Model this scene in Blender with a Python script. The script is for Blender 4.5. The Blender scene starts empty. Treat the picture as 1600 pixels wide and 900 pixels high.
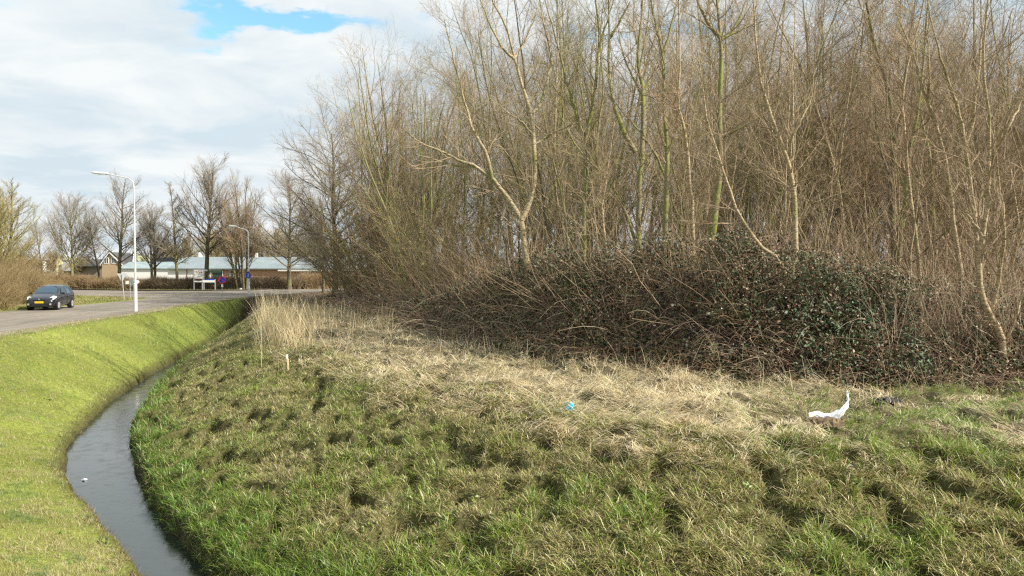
import bpy, math, random
import numpy as np
from mathutils import Vector, Matrix

# ------------------------------------------------------------------ camera, sky, sun, exposure
sc = bpy.context.scene
CH = 2.9                                   # eye height above the road
FPX = 1256.0                               # focal length in pixels of the 1600 px wide photo
PITCH = math.atan(35 / FPX)
cam_d = bpy.data.cameras.new('camera'); cam = bpy.data.objects.new('camera', cam_d)
sc.collection.objects.link(cam); sc.camera = cam
cam_d.sensor_width = 36; cam_d.lens = 36 * FPX / 1600
cam_d.clip_end = 6000; cam_d.clip_start = 0.05
cam.location = (0, 0, CH); cam.rotation_euler = (math.pi / 2 - PITCH, 0, 0)

SUN_EL = math.radians(35)
SUN_AZ = math.radians(112)                 # clockwise from +Y (view direction)
sdir = Vector((math.sin(SUN_AZ) * math.cos(SUN_EL), math.cos(SUN_AZ) * math.cos(SUN_EL), math.sin(SUN_EL)))
sun_d = bpy.data.lights.new('sun', 'SUN'); sun_d.energy = 5.0; sun_d.angle = math.radians(0.5)
sun_d.color = (1.0, 0.93, 0.82)
sun = bpy.data.objects.new('sun', sun_d); sc.collection.objects.link(sun)
sun.rotation_euler = (-sdir).to_track_quat('-Z', 'Y').to_euler()

world = bpy.data.worlds.new('World'); sc.world = world; world.use_nodes = True
nt = world.node_tree; nt.nodes.clear()
def wn(t, **k):
    n = nt.nodes.new(t)
    for a, b in k.items(): setattr(n, a, b)
    return n
def wmath(op, a, b=None, c=None, clamp=False):
    n = wn('ShaderNodeMath', operation=op, use_clamp=clamp)
    for i, v in enumerate((a, b, c)):
        if v is None: continue
        if isinstance(v, (int, float)): n.inputs[i].default_value = v
        else: nt.links.new(v, n.inputs[i])
    return n.outputs[0]
sky = wn('ShaderNodeTexSky', sky_type='NISHITA'); sky.sun_disc = False
sky.sun_elevation = SUN_EL; sky.sun_rotation = SUN_AZ; sky.air_density = 1.0; sky.dust_density = 0.6; sky.ozone_density = 1.5
tc = wn('ShaderNodeTexCoord')
sep = wn('ShaderNodeSeparateXYZ'); nt.links.new(tc.outputs['Generated'], sep.inputs[0])
zc = wmath('ADD', wmath('MAXIMUM', sep.outputs[2], 0.0), 0.13)
u = wmath('DIVIDE', sep.outputs[0], zc); v = wmath('DIVIDE', sep.outputs[1], zc)
comb = wn('ShaderNodeCombineXYZ'); nt.links.new(u, comb.inputs[0]); nt.links.new(v, comb.inputs[1])
def noise(scale, detail, rough, off=(0, 0, 0), dist=0.0, src=None):
    m = wn('ShaderNodeMapping'); m.inputs['Location'].default_value = off
    nt.links.new(src or comb.outputs[0], m.inputs[0])
    n = wn('ShaderNodeTexNoise'); n.inputs['Scale'].default_value = scale; n.inputs['Detail'].default_value = detail
    n.inputs['Roughness'].default_value = rough; n.inputs['Distortion'].default_value = dist
    nt.links.new(m.outputs[0], n.inputs['Vector']); return n.outputs['Fac']
def uvdir(px, py):
    c, s = math.cos(PITCH), math.sin(PITCH)
    cx, cz = (px - 800) / FPX, (450 - py) / FPX
    d = Vector((cx, c + cz * s, -s + cz * c)).normalized()
    k = max(d.z, 0) + 0.13
    return d.x / k, d.y / k
base = noise(0.9, 8, 0.55, (3.1, 7.7, 0), 0.3)
fine = noise(4.0, 10, 0.68, (1.1, 2.7, 0), 0.2)
dens = wmath('ADD', wmath('MULTIPLY', base, 1.0), wmath('MULTIPLY', fine, 0.5))
dens = wmath('ADD', wmath('MULTIPLY', dens, 0.52), 0.17)
wu = wmath('ADD', u, wmath('MULTIPLY', wmath('SUBTRACT', noise(2.2, 6, .6, (5, 1, 0)), .5), 1.1)); wv = wmath('ADD', v, wmath('MULTIPLY', wmath('SUBTRACT', noise(2.2, 6, .6, (1, 9, 0)), .5), 1.1))
for (hx, hy, rad, amt) in ((400, 35, 0.16, 0.55), (455, 18, 0.17, 0.6), (520, 2, 0.13, 0.34), (590, 18, 0.10, 0.12), (905, 42, 0.15, 0.38), (1010, 60, 0.14, 0.30), (1065, 55, 0.12, 0.32), (1440, 0, .22, .4),
                           (20, -20, .2, .3), (250, 55, .13, .15)):
    hu, hv = uvdir(hx, hy)
    du = wmath('SUBTRACT', wu, hu); dv = wmath('MULTIPLY', wmath('SUBTRACT', wv, hv), 1.5)
    r2 = wmath('ADD', wmath('MULTIPLY', du, du), wmath('MULTIPLY', dv, dv))
    g = wmath('POWER', 2.718, wmath('MULTIPLY', r2, -1.0 / (rad * rad)))
    dens = wmath('SUBTRACT', dens, wmath('MULTIPLY', g, amt * 0.75))
ramp = wn('ShaderNodeValToRGB'); nt.links.new(dens, ramp.inputs[0])
ramp.color_ramp.elements[0].position = 0.10; ramp.color_ramp.elements[1].position = 0.50
ramp.color_ramp.elements[0].color = (0, 0, 0, 1); ramp.color_ramp.elements[1].color = (1, 1, 1, 1)
ramp.color_ramp.interpolation = 'EASE'
shade = noise(1.7, 7, 0.55, (13.0, 4.0, 2.0), 0.4)
cr = wn('ShaderNodeValToRGB'); nt.links.new(shade, cr.inputs[0])
cr.color_ramp.elements[0].position = 0.36; cr.color_ramp.elements[1].position = 0.60
cr.color_ramp.elements[0].color = (0.66, 0.77, 0.84, 1); cr.color_ramp.elements[1].color = (0.90, 0.94, 0.95, 1)
tint = wn('ShaderNodeMix', data_type='RGBA', blend_type='MULTIPLY'); tint.inputs[0].default_value = 1.0
nt.links.new(sky.outputs[0], tint.inputs[6]); tint.inputs[7].default_value = (0.92, 1.22, 1.12, 1)
b1 = wn('ShaderNodeBackground'); nt.links.new(tint.outputs[2], b1.inputs[0]); b1.inputs[1].default_value = 0.115
b2 = wn('ShaderNodeBackground'); nt.links.new(cr.outputs[0], b2.inputs[0]); b2.inputs[1].default_value = 0.575
mx = wn('ShaderNodeMixShader'); nt.links.new(ramp.outputs[0], mx.inputs[0])
nt.links.new(b1.outputs[0], mx.inputs[1]); nt.links.new(b2.outputs[0], mx.inputs[2])
wo = wn('ShaderNodeOutputWorld'); nt.links.new(mx.outputs[0], wo.inputs[0])

sc.view_settings.view_transform = 'Standard'; sc.view_settings.look = 'None'
sc.view_settings.exposure = 0.84; sc.view_settings.gamma = 1.0; sc.view_settings.use_curve_mapping = False
sc.cycles.max_bounces = 5; sc.cycles.diffuse_bounces = 2; sc.cycles.glossy_bounces = 2
sc.cycles.transmission_bounces = 3; sc.cycles.transparent_max_bounces = 6
sc.cycles.caustics_reflective = False; sc.cycles.caustics_refractive = False
sc.cycles.use_denoising = False
sc.cycles.filter_width = 1.3

# ------------------------------------------------------------------ helpers
rng = np.random.default_rng(11)
def ray(px, py):
    c, s = math.cos(PITCH), math.sin(PITCH)
    cx, cz = (px - 800) / FPX, (450 - py) / FPX
    return np.array((cx, c + cz * s, -s + cz * c))
def G(px, py, z=0.0):
    d = ray(px, py); t = (z - CH) / d[2]; return np.array((0, 0, CH)) + d * t
def A(px, py, Y):
    d = ray(px, py); t = Y / d[1]; return np.array((0, 0, CH)) + d * t

_T = rng.random((256, 256))
def vnoise(x, y):
    xi = np.floor(x).astype(int); yi = np.floor(y).astype(int)
    fx = x - xi; fy = y - yi; fx = fx * fx * (3 - 2 * fx); fy = fy * fy * (3 - 2 * fy)
    a = _T[xi & 255, yi & 255]; b = _T[(xi + 1) & 255, yi & 255]; c = _T[xi & 255, (yi + 1) & 255]; d = _T[(xi + 1) & 255, (yi + 1) & 255]
    return (a + (b - a) * fx) * (1 - fy) + (c + (d - c) * fx) * fy
def fbm(x, y, scale, octaves=3, ox=0.0):
    x = np.asarray(x, float) / scale + 37.3 + ox; y = np.asarray(y, float) / scale + 91.7 - ox
    s = 0; a = 1; n = 0
    for k in range(octaves):
        s = s + a * vnoise(x, y); n += a; a *= 0.5; x = x * 2.03 + 5.1; y = y * 2.03 + 9.2
    return s / n

def mesh_obj(name, V, quads=None, tris=None, mat=None, parent=None, col=None, smooth=False, mats=None, midx=None):
    V = np.asarray(V, np.float32)
    me = bpy.data.meshes.new(name)
    nq = 0 if quads is None else len(quads); ntr = 0 if tris is None else len(tris)
    me.vertices.add(len(V)); me.vertices.foreach_set('co', V.ravel())
    loops = []
    if nq: loops.append(np.asarray(quads, np.int32).ravel())
    if ntr: loops.append(np.asarray(tris, np.int32).ravel())
    loops = np.concatenate(loops)
    me.loops.add(len(loops)); me.loops.foreach_set('vertex_index', loops)
    me.polygons.add(nq + ntr)
    st = np.concatenate([np.arange(nq) * 4, nq * 4 + np.arange(ntr) * 3]).astype(np.int32)
    me.polygons.foreach_set('loop_start', st)
    if midx is not None: me.polygons.foreach_set('material_index', np.asarray(midx, np.int32))
    me.polygons.foreach_set('use_smooth', np.full(nq + ntr, smooth))
    me.update(calc_edges=True)
    if col is not None:
        c = np.ones((len(V), 4), np.float32); c[:, :3] = col
        at = me.color_attributes.new('Col', 'FLOAT_COLOR', 'POINT'); at.data.foreach_set('color', c.ravel())
    for m in (mats or ([mat] if mat else [])): me.materials.append(m)
    o = bpy.data.objects.new(name, me); sc.collection.objects.link(o)
    if parent is not None: o.parent = parent
    return o
def tag(o, label=None, cat=None, group=None, kind=None):
    if label: o['label'] = label
    if cat: o['category'] = cat
    if group: o['group'] = group
    if kind: o['kind'] = kind
    return o
def empty(name, loc, rz=0.0, label=None, cat=None, group=None):
    o = bpy.data.objects.new(name, None); o.empty_display_size = 0.3
    sc.collection.objects.link(o); o.location = loc; o.rotation_euler = (0, 0, rz)
    return tag(o, label, cat, group)
def copy_tree(src, loc, rz=0.0, s=1.0):
    def rec(o, par):
        c = o.copy(); sc.collection.objects.link(c); c.parent = par
        for ch in o.children: rec(ch, c)
        return c
    r = rec(src, None); r.location = loc; r.rotation_euler = (0, 0, rz); r.scale = (s, s, s)
    return r

# materials -----------------------------------------------------------------------------------
def mat_new(name):
    m = bpy.data.materials.new(name); m.use_nodes = True; m.node_tree.nodes.clear(); return m
def L(m, a, b): m.node_tree.links.new(a, b)
def N(m, t, **k):
    n = m.node_tree.nodes.new(t)
    for a, b in k.items(): setattr(n, a, b)
    return n
def plain(name, col, rough=0.6, metal=0.0, var=0.12, scale=8.0, spec=0.4, bump=0.0, coat=0.0, col2=None):
    m = mat_new(name); p = N(m, 'ShaderNodeBsdfPrincipled'); o = N(m, 'ShaderNodeOutputMaterial'); L(m, p.outputs[0], o.inputs[0])
    t = N(m, 'ShaderNodeTexCoord'); n = N(m, 'ShaderNodeTexNoise'); n.inputs['Scale'].default_value = scale; n.inputs['Detail'].default_value = 6
    L(m, t.outputs['Object'], n.inputs['Vector'])
    mixn = N(m, 'ShaderNodeMix', data_type='RGBA'); c = np.array(col)
    c2 = np.array(col2) if col2 is not None else np.clip(c * (1 + var * 1.6), 0, 1)
    mixn.inputs[6].default_value = (*(c * (1 - var * 1.6) if col2 is None else c), 1); mixn.inputs[7].default_value = (*c2, 1)
    r = N(m, 'ShaderNodeMapRange'); r.inputs[1].default_value = 0.3; r.inputs[2].default_value = 0.7
    L(m, n.outputs['Fac'], r.inputs[0]); L(m, r.outputs[0], mixn.inputs[0])
    L(m, mixn.outputs[2], p.inputs['Base Color'])
    p.inputs['Roughness'].default_value = rough; p.inputs['Metallic'].default_value = metal
    p.inputs['Specular IOR Level'].default_value = spec; p.inputs['Coat Weight'].default_value = coat
    if bump:
        b = N(m, 'ShaderNodeBump'); b.inputs['Strength'].default_value = bump; b.inputs['Distance'].default_value = 0.02
        L(m, n.outputs['Fac'], b.inputs['Height']); L(m, b.outputs[0], p.inputs['Normal'])
    return m
def blade_mat(name, trans=0.3, gloss=0.08, rough=0.45):
    m = mat_new(name); a = N(m, 'ShaderNodeAttribute', attribute_name='Col')
    d = N(m, 'ShaderNodeBsdfDiffuse'); t = N(m, 'ShaderNodeBsdfTranslucent'); x = N(m, 'ShaderNodeMixShader'); x.inputs[0].default_value = trans
    L(m, a.outputs['Color'], d.inputs[0]); L(m, a.outputs['Color'], t.inputs[0]); L(m, d.outputs[0], x.inputs[1]); L(m, t.outputs[0], x.inputs[2])
    o = N(m, 'ShaderNodeOutputMaterial')
    if gloss > 0:
        g = N(m, 'ShaderNodeBsdfGlossy'); g.inputs['Roughness'].default_value = rough
        y = N(m, 'ShaderNodeMixShader'); y.inputs[0].default_value = gloss
        L(m, x.outputs[0], y.inputs[1]); L(m, g.outputs[0], y.inputs[2]); L(m, y.outputs[0], o.inputs[0])
    else: L(m, x.outputs[0], o.inputs[0])
    return m
def bark_mat(name, c1, c2, moss=None, moss_amt=0.5, rings=True, scale=3.0):
    m = mat_new(name); p = N(m, 'ShaderNodeBsdfPrincipled'); o = N(m, 'ShaderNodeOutputMaterial'); L(m, p.outputs[0], o.inputs[0])
    p.inputs['Roughness'].default_value = 0.8; p.inputs['Specular IOR Level'].default_value = 0.25
    g = N(m, 'ShaderNodeNewGeometry'); n = N(m, 'ShaderNodeTexNoise'); n.inputs['Scale'].default_value = scale * 4; n.inputs['Detail'].default_value = 5
    mp = N(m, 'ShaderNodeMapping'); mp.inputs['Scale'].default_value = (1, 1, 3.0 if rings else 0.35)
    L(m, g.outputs['Position'], mp.inputs[0]); L(m, mp.outputs[0], n.inputs['Vector'])
    r = N(m, 'ShaderNodeMapRange'); r.inputs[1].default_value = 0.36; r.inputs[2].default_value = 0.62; L(m, n.outputs['Fac'], r.inputs[0])
    x = N(m, 'ShaderNodeMix', data_type='RGBA'); x.inputs[6].default_value = (*c1, 1); x.inputs[7].default_value = (*c2, 1); L(m, r.outputs[0], x.inputs[0])
    out = x.outputs[2]
    if moss:
        n2 = N(m, 'ShaderNodeTexNoise'); n2.inputs['Scale'].default_value = scale * 0.5; n2.inputs['Detail'].default_value = 4
        L(m, g.outputs['Position'], n2.inputs['Vector'])
        r2 = N(m, 'ShaderNodeMapRange'); r2.inputs[1].default_value = 0.62 - moss_amt * 0.35; r2.inputs[2].default_value = 0.78 - moss_amt * 0.35; r2.inputs[4].default_value = 0.85
        L(m, n2.outputs['Fac'], r2.inputs[0])
        y = N(m, 'ShaderNodeMix', data_type='RGBA'); y.inputs[7].default_value = (*moss, 1); L(m, out, y.inputs[6]); L(m, r2.outputs[0], y.inputs[0]); out = y.outputs[2]
    L(m, out, p.inputs['Base Color'])
    b = N(m, 'ShaderNodeBump'); b.inputs['Strength'].default_value = 0.5; b.inputs['Distance'].default_value = 0.01
    L(m, n.outputs['Fac'], b.inputs['Height']); L(m, b.outputs[0], p.inputs['Normal'])
    return m

# mesh bits -----------------------------------------------------------------------------------
class MB:
    """collects shapes, builds one mesh object"""
    def __init__(s): s.V = []; s.Q = []; s.T = []; s.n = 0
    def add(s, V, Q=(), T=()):
        for q in Q: s.Q.append([i + s.n for i in q])
        for t in T: s.T.append([i + s.n for i in t])
        s.V.extend([tuple(v) for v in V]); s.n += len(V); return s
    def box(s, c, d, rz=0.0, rx=0.0, ry=0.0):
        M = Matrix.Translation(c) @ Matrix.Rotation(rz, 4, 'Z') @ Matrix.Rotation(ry, 4, 'Y') @ Matrix.Rotation(rx, 4, 'X')
        P = [M @ Vector((x * d[0] / 2, y * d[1] / 2, z * d[2] / 2)) for x in (-1, 1) for y in (-1, 1) for z in (-1, 1)]
        return s.add(P, [(0, 1, 3, 2), (4, 6, 7, 5), (0, 4, 5, 1), (2, 3, 7, 6), (0, 2, 6, 4), (1, 5, 7, 3)])
    def prism(s, pts, off):
        """polygon pts (3D, planar) extruded by off; n-gon as fan"""
        n = len(pts); off = Vector(off); P = [Vector(p) for p in pts]; P += [p + off for p in P]
        c1 = sum(P[:n], Vector()) / n; c2 = c1 + off; P += [c1, c2]
        T = [(i, (i + 1) % n, 2 * n) for i in range(n)] + [((i + 1) % n + n, i + n, 2 * n + 1) for i in range(n)]
        Q = [(i, i + n, (i + 1) % n + n, (i + 1) % n) for i in range(n)]
        return s.add(P, Q, T)
    def tube(s, pts, rad, sides=8, cap=True):
        P = np.array(pts, float); k = len(P); R = np.full(k, rad) if np.isscalar(rad) else np.array(rad, float)
        V, Q = tubes(P[None], R[None], sides); T = []
        V = list(map(tuple, V))
        if cap:
            a = len(V); V.append(tuple(P[0])); V.append(tuple(P[-1])); b = (k - 1) * sides
            for i in range(sides):
                T.append((a, (i + 1) % sides, i)); T.append((a + 1, b + i, b + (i + 1) % sides))
        return s.add(V, Q.tolist(), T)
    def disc(s, c, axis, r, th, sides=20):
        c = Vector(c); a = Vector(axis).normalized()
        return s.tube([c - a * th / 2, c + a * th / 2], r, sides)
    def build(s, name, mat, parent=None, smooth=False, fix=True):
        o = mesh_obj(name, s.V, s.Q or None, s.T or None, mat, parent, smooth=smooth)
        import bmesh
        bm = bmesh.new(); bm.from_mesh(o.data); bmesh.ops.recalc_face_normals(bm, faces=bm.faces); bm.to_mesh(o.data); bm.free()
        return o
def tubes(P, R, sides=3):
    P = np.asarray(P, float); N_, S = P.shape[:2]
    T = np.gradient(P, axis=1); T /= np.linalg.norm(T, axis=2, keepdims=True) + 1e-9
    D = P[:, -1] - P[:, 0]; D /= np.linalg.norm(D, axis=1, keepdims=True) + 1e-9
    ref = np.where(np.abs(D[:, 2:3]) > 0.8, np.array([[1.0, 0.13, 0]]), np.array([[0, 0.1, 1.0]]))
    U = np.cross(T, ref[:, None, :]); U /= np.linalg.norm(U, axis=2, keepdims=True) + 1e-9
    W = np.cross(T, U)
    a = np.arange(sides) * 2 * np.pi / sides
    V = P[:, :, None] + R[:, :, None, None] * (np.cos(a)[None, None, :, None] * U[:, :, None] + np.sin(a)[None, None, :, None] * W[:, :, None])
    idx = np.arange(N_ * S * sides).reshape(N_, S, sides)
    a0 = idx[:, :-1]; a1 = np.roll(a0, -1, axis=2); b0 = idx[:, 1:]; b1 = np.roll(b0, -1, axis=2)
    Q = np.stack([a0, a1, b1, b0], -1).reshape(-1, 4)
    return V.reshape(-1, 3), Q
def seg_dist(x, y, poly):
    """distance, signed side (+ right of travel), arclength parameter of the nearest point (vertex index units)"""
    x = np.asarray(x, float); y = np.asarray(y, float)
    best = np.full(x.shape, 1e9); side = np.zeros(x.shape); par = np.zeros(x.shape)
    for i in range(len(poly) - 1):
        ax, ay = poly[i]; bx, by = poly[i + 1]; dx, dy = bx - ax, by - ay; l2 = dx * dx + dy * dy
        t = np.clip(((x - ax) * dx + (y - ay) * dy) / l2, 0, 1)
        ex = x - ax - t * dx; ey = y - ay - t * dy; d = np.hypot(ex, ey)
        cr = (x - ax) * dy - (y - ay) * dx
        m = d < best - 1e-9
        best = np.where(m, d, best); side = np.where(m, np.sign(cr), side); par = np.where(m, i + t, par)
    return best, side, par
def smooth01(t): t = np.clip(t, 0, 1); return t * t * (3 - 2 * t)
# ------------------------------------------------------------------ terrain
ZW = -2.4                                   # water level
def gp(px, py, z=0.0): return tuple(G(px, py, z)[:2])
# ditch, from far to near; water edges read off the photo row by row
ROWS = [(560, 287, 303), (580, 250, 278), (605, 210, 247), (630, 175, 228), (665, 140, 205), (700, 113, 198), (740, 108, 205), (780, 133, 228), (830, 178, 262), (900, 232, 322)]
_c = [gp((a + b) / 2, y, ZW) for y, a, b in ROWS] + [(-3.3, 10.8)]; _h = []
for _i, (y, a, b) in enumerate(ROWS):
    wx = G(b, y, ZW)[0] - G(a, y, ZW)[0]; p0 = np.array(_c[max(_i - 1, 0)]); p1 = np.array(_c[_i + 1]); dd_ = p1 - p0; _h.append(.5 * wx * abs(dd_[1]) / np.linalg.norm(dd_))
DC = [gp(412, 468, 0), gp(402, 480, -1.0), gp(388, 497, -1.8), gp(352, 528, -2.2), gp(318, 549, ZW)] + _c[:-1] + [(-3.6, 11.0), (-1.4, 8.6), (1.6, 6.3), (5.5, 4), (12, 1.5), (40, -4)]
DHW = [.1, .1, .15, .22, .26] + _h + [_h[-1]] * 6
DZ = [0, -1.0, -1.8, ZW - .1, ZW - .35] + [ZW - .35] * 16
CR = [gp(425, 472), gp(410, 487), gp(415, 505), gp(430, 525), gp(520, 562), gp(650, 603), gp(850, 648), gp(1100, 684), gp(1300, 704), gp(1600, 722), (12, 10.2), (25, 6), (45, 0)]
CL = [(-25.6, 84), (-24.9, 74), (-23.6, 62), (-22.9, 52), (-21.6, 42), (-20.4, 33), (-19.2, 22), (-18, 12), (-16, 0), (-14, -20)]
WB = [(-15, 92), (-15.5, 80), gp(487, 470), gp(560, 487), gp(620, 507), gp(700, 532), gp(770, 548), gp(850, 562), gp(925, 572), gp(1000, 578), gp(1100, 590), gp(1300, 603), gp(1450, 607), gp(1600, 608), (17, 18.7), (30, 17)]
ROAD_NEAR = [(-17.5, -20), (-19.5, 0), (-20.8, 12), (-21.6, 24), gp(0, 521), gp(100, 504), gp(212, 488), gp(280, 476), gp(350, 467)]
RN2 = ROAD_NEAR; CN2 = [(-140, 84), (-80, 83), gp(110, 461.5), gp(180, 463.5), gp(235, 466), gp(350, 467), gp(400, 462.5), gp(470, 457.5), gp(545, 452), (10, 106), (60, 118)]
def terrain(x, y):
    d, sd, par = seg_dist(x, y, DC)
    i = np.clip(par.astype(int), 0, len(DC) - 2); f = par - i
    hw = np.array(DHW)[i] * (1 - f) + np.array(DHW)[i + 1] * f
    zb = np.array(DZ)[i] * (1 - f) + np.array(DZ)[i + 1] * f
    wob = (fbm(x, y, 0.9, 3) - 0.5) * 0.30 + (fbm(x, y, .22, 2, 3) - .5) * .22
    d1 = np.maximum(d - hw - wob * np.clip(hw, 0, .5) * 1.6, 0)
    right = sd < 0
    dR, sR, _ = seg_dist(x, y, CR); beyR = sR < 0
    dL, sL, _ = seg_dist(x, y, CL); beyL = sL > 0
    t = np.where(right, np.where(beyR, 1.0, d1 / (d1 + dR + 1e-6)), np.where(beyL, 1.0, d1 / (d1 + dL + 1e-6)))
    lip = np.where(right, 0.50, 0.32) * smooth01(d1 / 0.26)
    scale = np.clip(-zb / 2.7, 0, 1)
    zlow = zb + (lip + 0.18) * scale * smooth01(d1 / 0.15)
    g = np.where(right, np.clip(t, 0, 1) ** .92, 0.75 * t ** 0.8 + 0.25 * smooth01(t))
    top = np.where(right, 0.06, -0.03)
    z = zlow + (top - zlow) * g
    # wood floor rises a little; plateau relief
    dW, sW, _ = seg_dist(x, y, WB)
    return z, t, right, d1, dW * np.where(sW < 0, 1, -1), dR * np.where(beyR, 1, -1), par
FARROAD = 20
def pitn(x, y): return fbm(x * 1.05 + y * .25, y * .8 - x * .2, .36, 2, 7)
def relief(x, y, t, right, d1, wd, cd):
    flatm = smooth01((y + 0.0) / 1.0) * (1 - smooth01((y - 62) / 12))
    w = np.clip(d1 / 0.6, 0, 1)
    # tussocks on the right slope and plateau
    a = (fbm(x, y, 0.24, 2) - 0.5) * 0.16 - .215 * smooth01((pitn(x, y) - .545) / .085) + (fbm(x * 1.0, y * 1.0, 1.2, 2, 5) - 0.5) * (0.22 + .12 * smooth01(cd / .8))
    r = np.where(right, a, (fbm(x, y, 0.5, 3) - .5) * 0.06 + (fbm(x, y, 2.5, 2, 3) - .5) * 0.14)
    offroad = smooth01((x + 23.5) / 2.0)
    return r * w * flatm * np.where(right, 1.0, offroad)
def height(x, y):
    x = np.asarray(x, float); y = np.asarray(y, float)
    z, t, right, d1, wd, cd, par = terrain(x, y)
    z = z + relief(x, y, t, right, d1, wd, cd)
    dr, sr, _ = seg_dist(x, y, RN2); dc, s_c, _ = seg_dist(x, y, CN2); onr = (sr < 0); nearr = np.where(onr, 0, dr); nearc = np.where(s_c < 0, 0, dc)
    k = smooth01(1 - (np.minimum(nearr, nearc) - 1.0) / .9); z = z * (1 - k) - .006 * k
    r = np.hypot(x, y + 0.8); z = np.maximum(z, 1.35 * np.exp(-(r / 1.9) ** 4) - 9 * (r > 3.5))
    return z
def H1(x, y): return float(height(np.array([x]), np.array([y]))[0])

def axis(a, b, step, lo, hi, g=1.18):
    c = list(np.arange(a, b + 1e-6, step)); s = step
    p = a
    left = []
    while p > lo: s *= g; p -= s; left.append(p)
    s = step; p = b; rt = []
    while p < hi: s *= g; p += s; rt.append(p)
    return np.array(left[::-1] + c + rt)
gx = axis(-22, 14, 0.085, -2500, 2500, 1.13); gy = axis(6, 32, 0.085, -200, 4000, 1.045)
X, Y_ = np.meshgrid(gx, gy); nx, ny = len(gx), len(gy)
Z = height(X.ravel(), Y_.ravel())
xr, yr = X.ravel(), Y_.ravel()
zt, tt, rt_, dd1, wwd, ccd, ppar = terrain(xr, yr)
straw = np.array([0.30, 0.25, 0.14]); green = np.array([0.085, 0.115, 0.025]); lawn = np.array([0.17, 0.20, 0.04]); mud = np.array([0.045, 0.035, 0.022]); litter = np.array([0.075, 0.052, 0.032])
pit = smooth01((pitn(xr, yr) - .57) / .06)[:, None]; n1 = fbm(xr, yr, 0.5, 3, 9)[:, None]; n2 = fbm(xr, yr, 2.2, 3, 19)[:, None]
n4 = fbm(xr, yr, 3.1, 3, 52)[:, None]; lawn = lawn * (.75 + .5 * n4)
col = np.where(rt_[:, None], np.array([.045, .042, .018]) * pit + np.array([.115, .11, .042]) * (.55 + .8 * n1) * (1 - pit), lawn * (0.7 + 0.6 * n2))  # right bank: shade of the hollows painted into the ground colour
pl = (smooth01((ccd + 0.6) / 1.0) * rt_)[:, None]; col = col * (1 - pl) + (straw * (0.15 + 0.6 * n1)) * pl
wdm = smooth01((wwd + 0.2) / 0.6)[:, None] * (xr > -40)[:, None]; col = col * (1 - wdm) + litter * (0.6 + 0.8 * n1) * wdm
tk = (smooth01((yr - 63) / 5) * smooth01((.345 - np.abs(xr) / np.maximum(yr, 1)) / .02) * (xr < 0) * (yr < 110))[:, None]; col = col * (1 - tk) + np.array([.13, .095, .06]) * (.5 + n1) * tk
wm = smooth01(1 - dd1 / 0.5)[:, None] * (yr < 78)[:, None]; col = col * (1 - wm) + mud * wm
far = smooth01((yr - 94) / 4)[:, None]; col = col * (1 - far) + np.array([0.13, 0.12, 0.05]) * (.7 + .6 * n2) * far
idx = np.arange(nx * ny).reshape(ny, nx)
Q = np.stack([idx[:-1, :-1], idx[:-1, 1:], idx[1:, 1:], idx[1:, :-1]], -1).reshape(-1, 4)
gm = mat_new('ground_soil'); p = N(gm, 'ShaderNodeBsdfPrincipled'); o = N(gm, 'ShaderNodeOutputMaterial'); L(gm, p.outputs[0], o.inputs[0])
a = N(gm, 'ShaderNodeAttribute', attribute_name='Col'); n = N(gm, 'ShaderNodeTexNoise'); n.inputs['Scale'].default_value = 9; n.inputs['Detail'].default_value = 8; n.inputs['Roughness'].default_value = .7
ge = N(gm, 'ShaderNodeNewGeometry'); L(gm, ge.outputs['Position'], n.inputs['Vector'])
mr = N(gm, 'ShaderNodeMapRange'); mr.inputs[1].default_value = .3; mr.inputs[2].default_value = .7; mr.inputs[3].default_value = .55; mr.inputs[4].default_value = 1.4; L(gm, n.outputs['Fac'], mr.inputs[0])
x = N(gm, 'ShaderNodeVectorMath', operation='SCALE'); L(gm, a.outputs['Color'], x.inputs[0]); L(gm, mr.outputs[0], x.inputs['Scale'])
L(gm, x.outputs[0], p.inputs['Base Color']); p.inputs['Roughness'].default_value = 0.95; p.inputs['Specular IOR Level'].default_value = .15
b = N(gm, 'ShaderNodeBump'); b.inputs['Strength'].default_value = .8; b.inputs['Distance'].default_value = .04; L(gm, n.outputs['Fac'], b.inputs['Height']); L(gm, b.outputs[0], p.inputs['Normal'])
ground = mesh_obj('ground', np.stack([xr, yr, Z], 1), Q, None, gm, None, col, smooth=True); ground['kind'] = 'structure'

# water: a ribbon wider than the ditch at water level
wpts = DC[3:]; L_, R_ = [], []
for k, q in enumerate(wpts):
    a0 = np.array(wpts[max(k - 1, 0)]); a1 = np.array(wpts[min(k + 1, len(wpts) - 1)]); d = a1 - a0; d /= np.linalg.norm(d); nrm = np.array([-d[1], d[0]])
    L_.append(np.array(q) + nrm * 1.15); R_.append(np.array(q) - nrm * 1.15)
V = [(*q, ZW) for q in L_] + [(*q, ZW) for q in R_]; k = len(wpts)
wm_ = mat_new('ditch_water'); p = N(wm_, 'ShaderNodeBsdfPrincipled'); o = N(wm_, 'ShaderNodeOutputMaterial'); L(wm_, p.outputs[0], o.inputs[0])
ge = N(wm_, 'ShaderNodeNewGeometry'); n = N(wm_, 'ShaderNodeTexNoise'); n.inputs['Scale'].default_value = 7; n.inputs['Detail'].default_value = 4; L(wm_, ge.outputs['Position'], n.inputs['Vector'])
b = N(wm_, 'ShaderNodeBump'); b.inputs['Strength'].default_value = .3; b.inputs['Distance'].default_value = .010; L(wm_, n.outputs['Fac'], b.inputs['Height']); L(wm_, b.outputs[0], p.inputs['Normal'])
n3 = N(wm_, 'ShaderNodeTexNoise'); n3.inputs['Scale'].default_value = 3.2; n3.inputs['Detail'].default_value = 6; L(wm_, ge.outputs['Position'], n3.inputs['Vector'])
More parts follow.
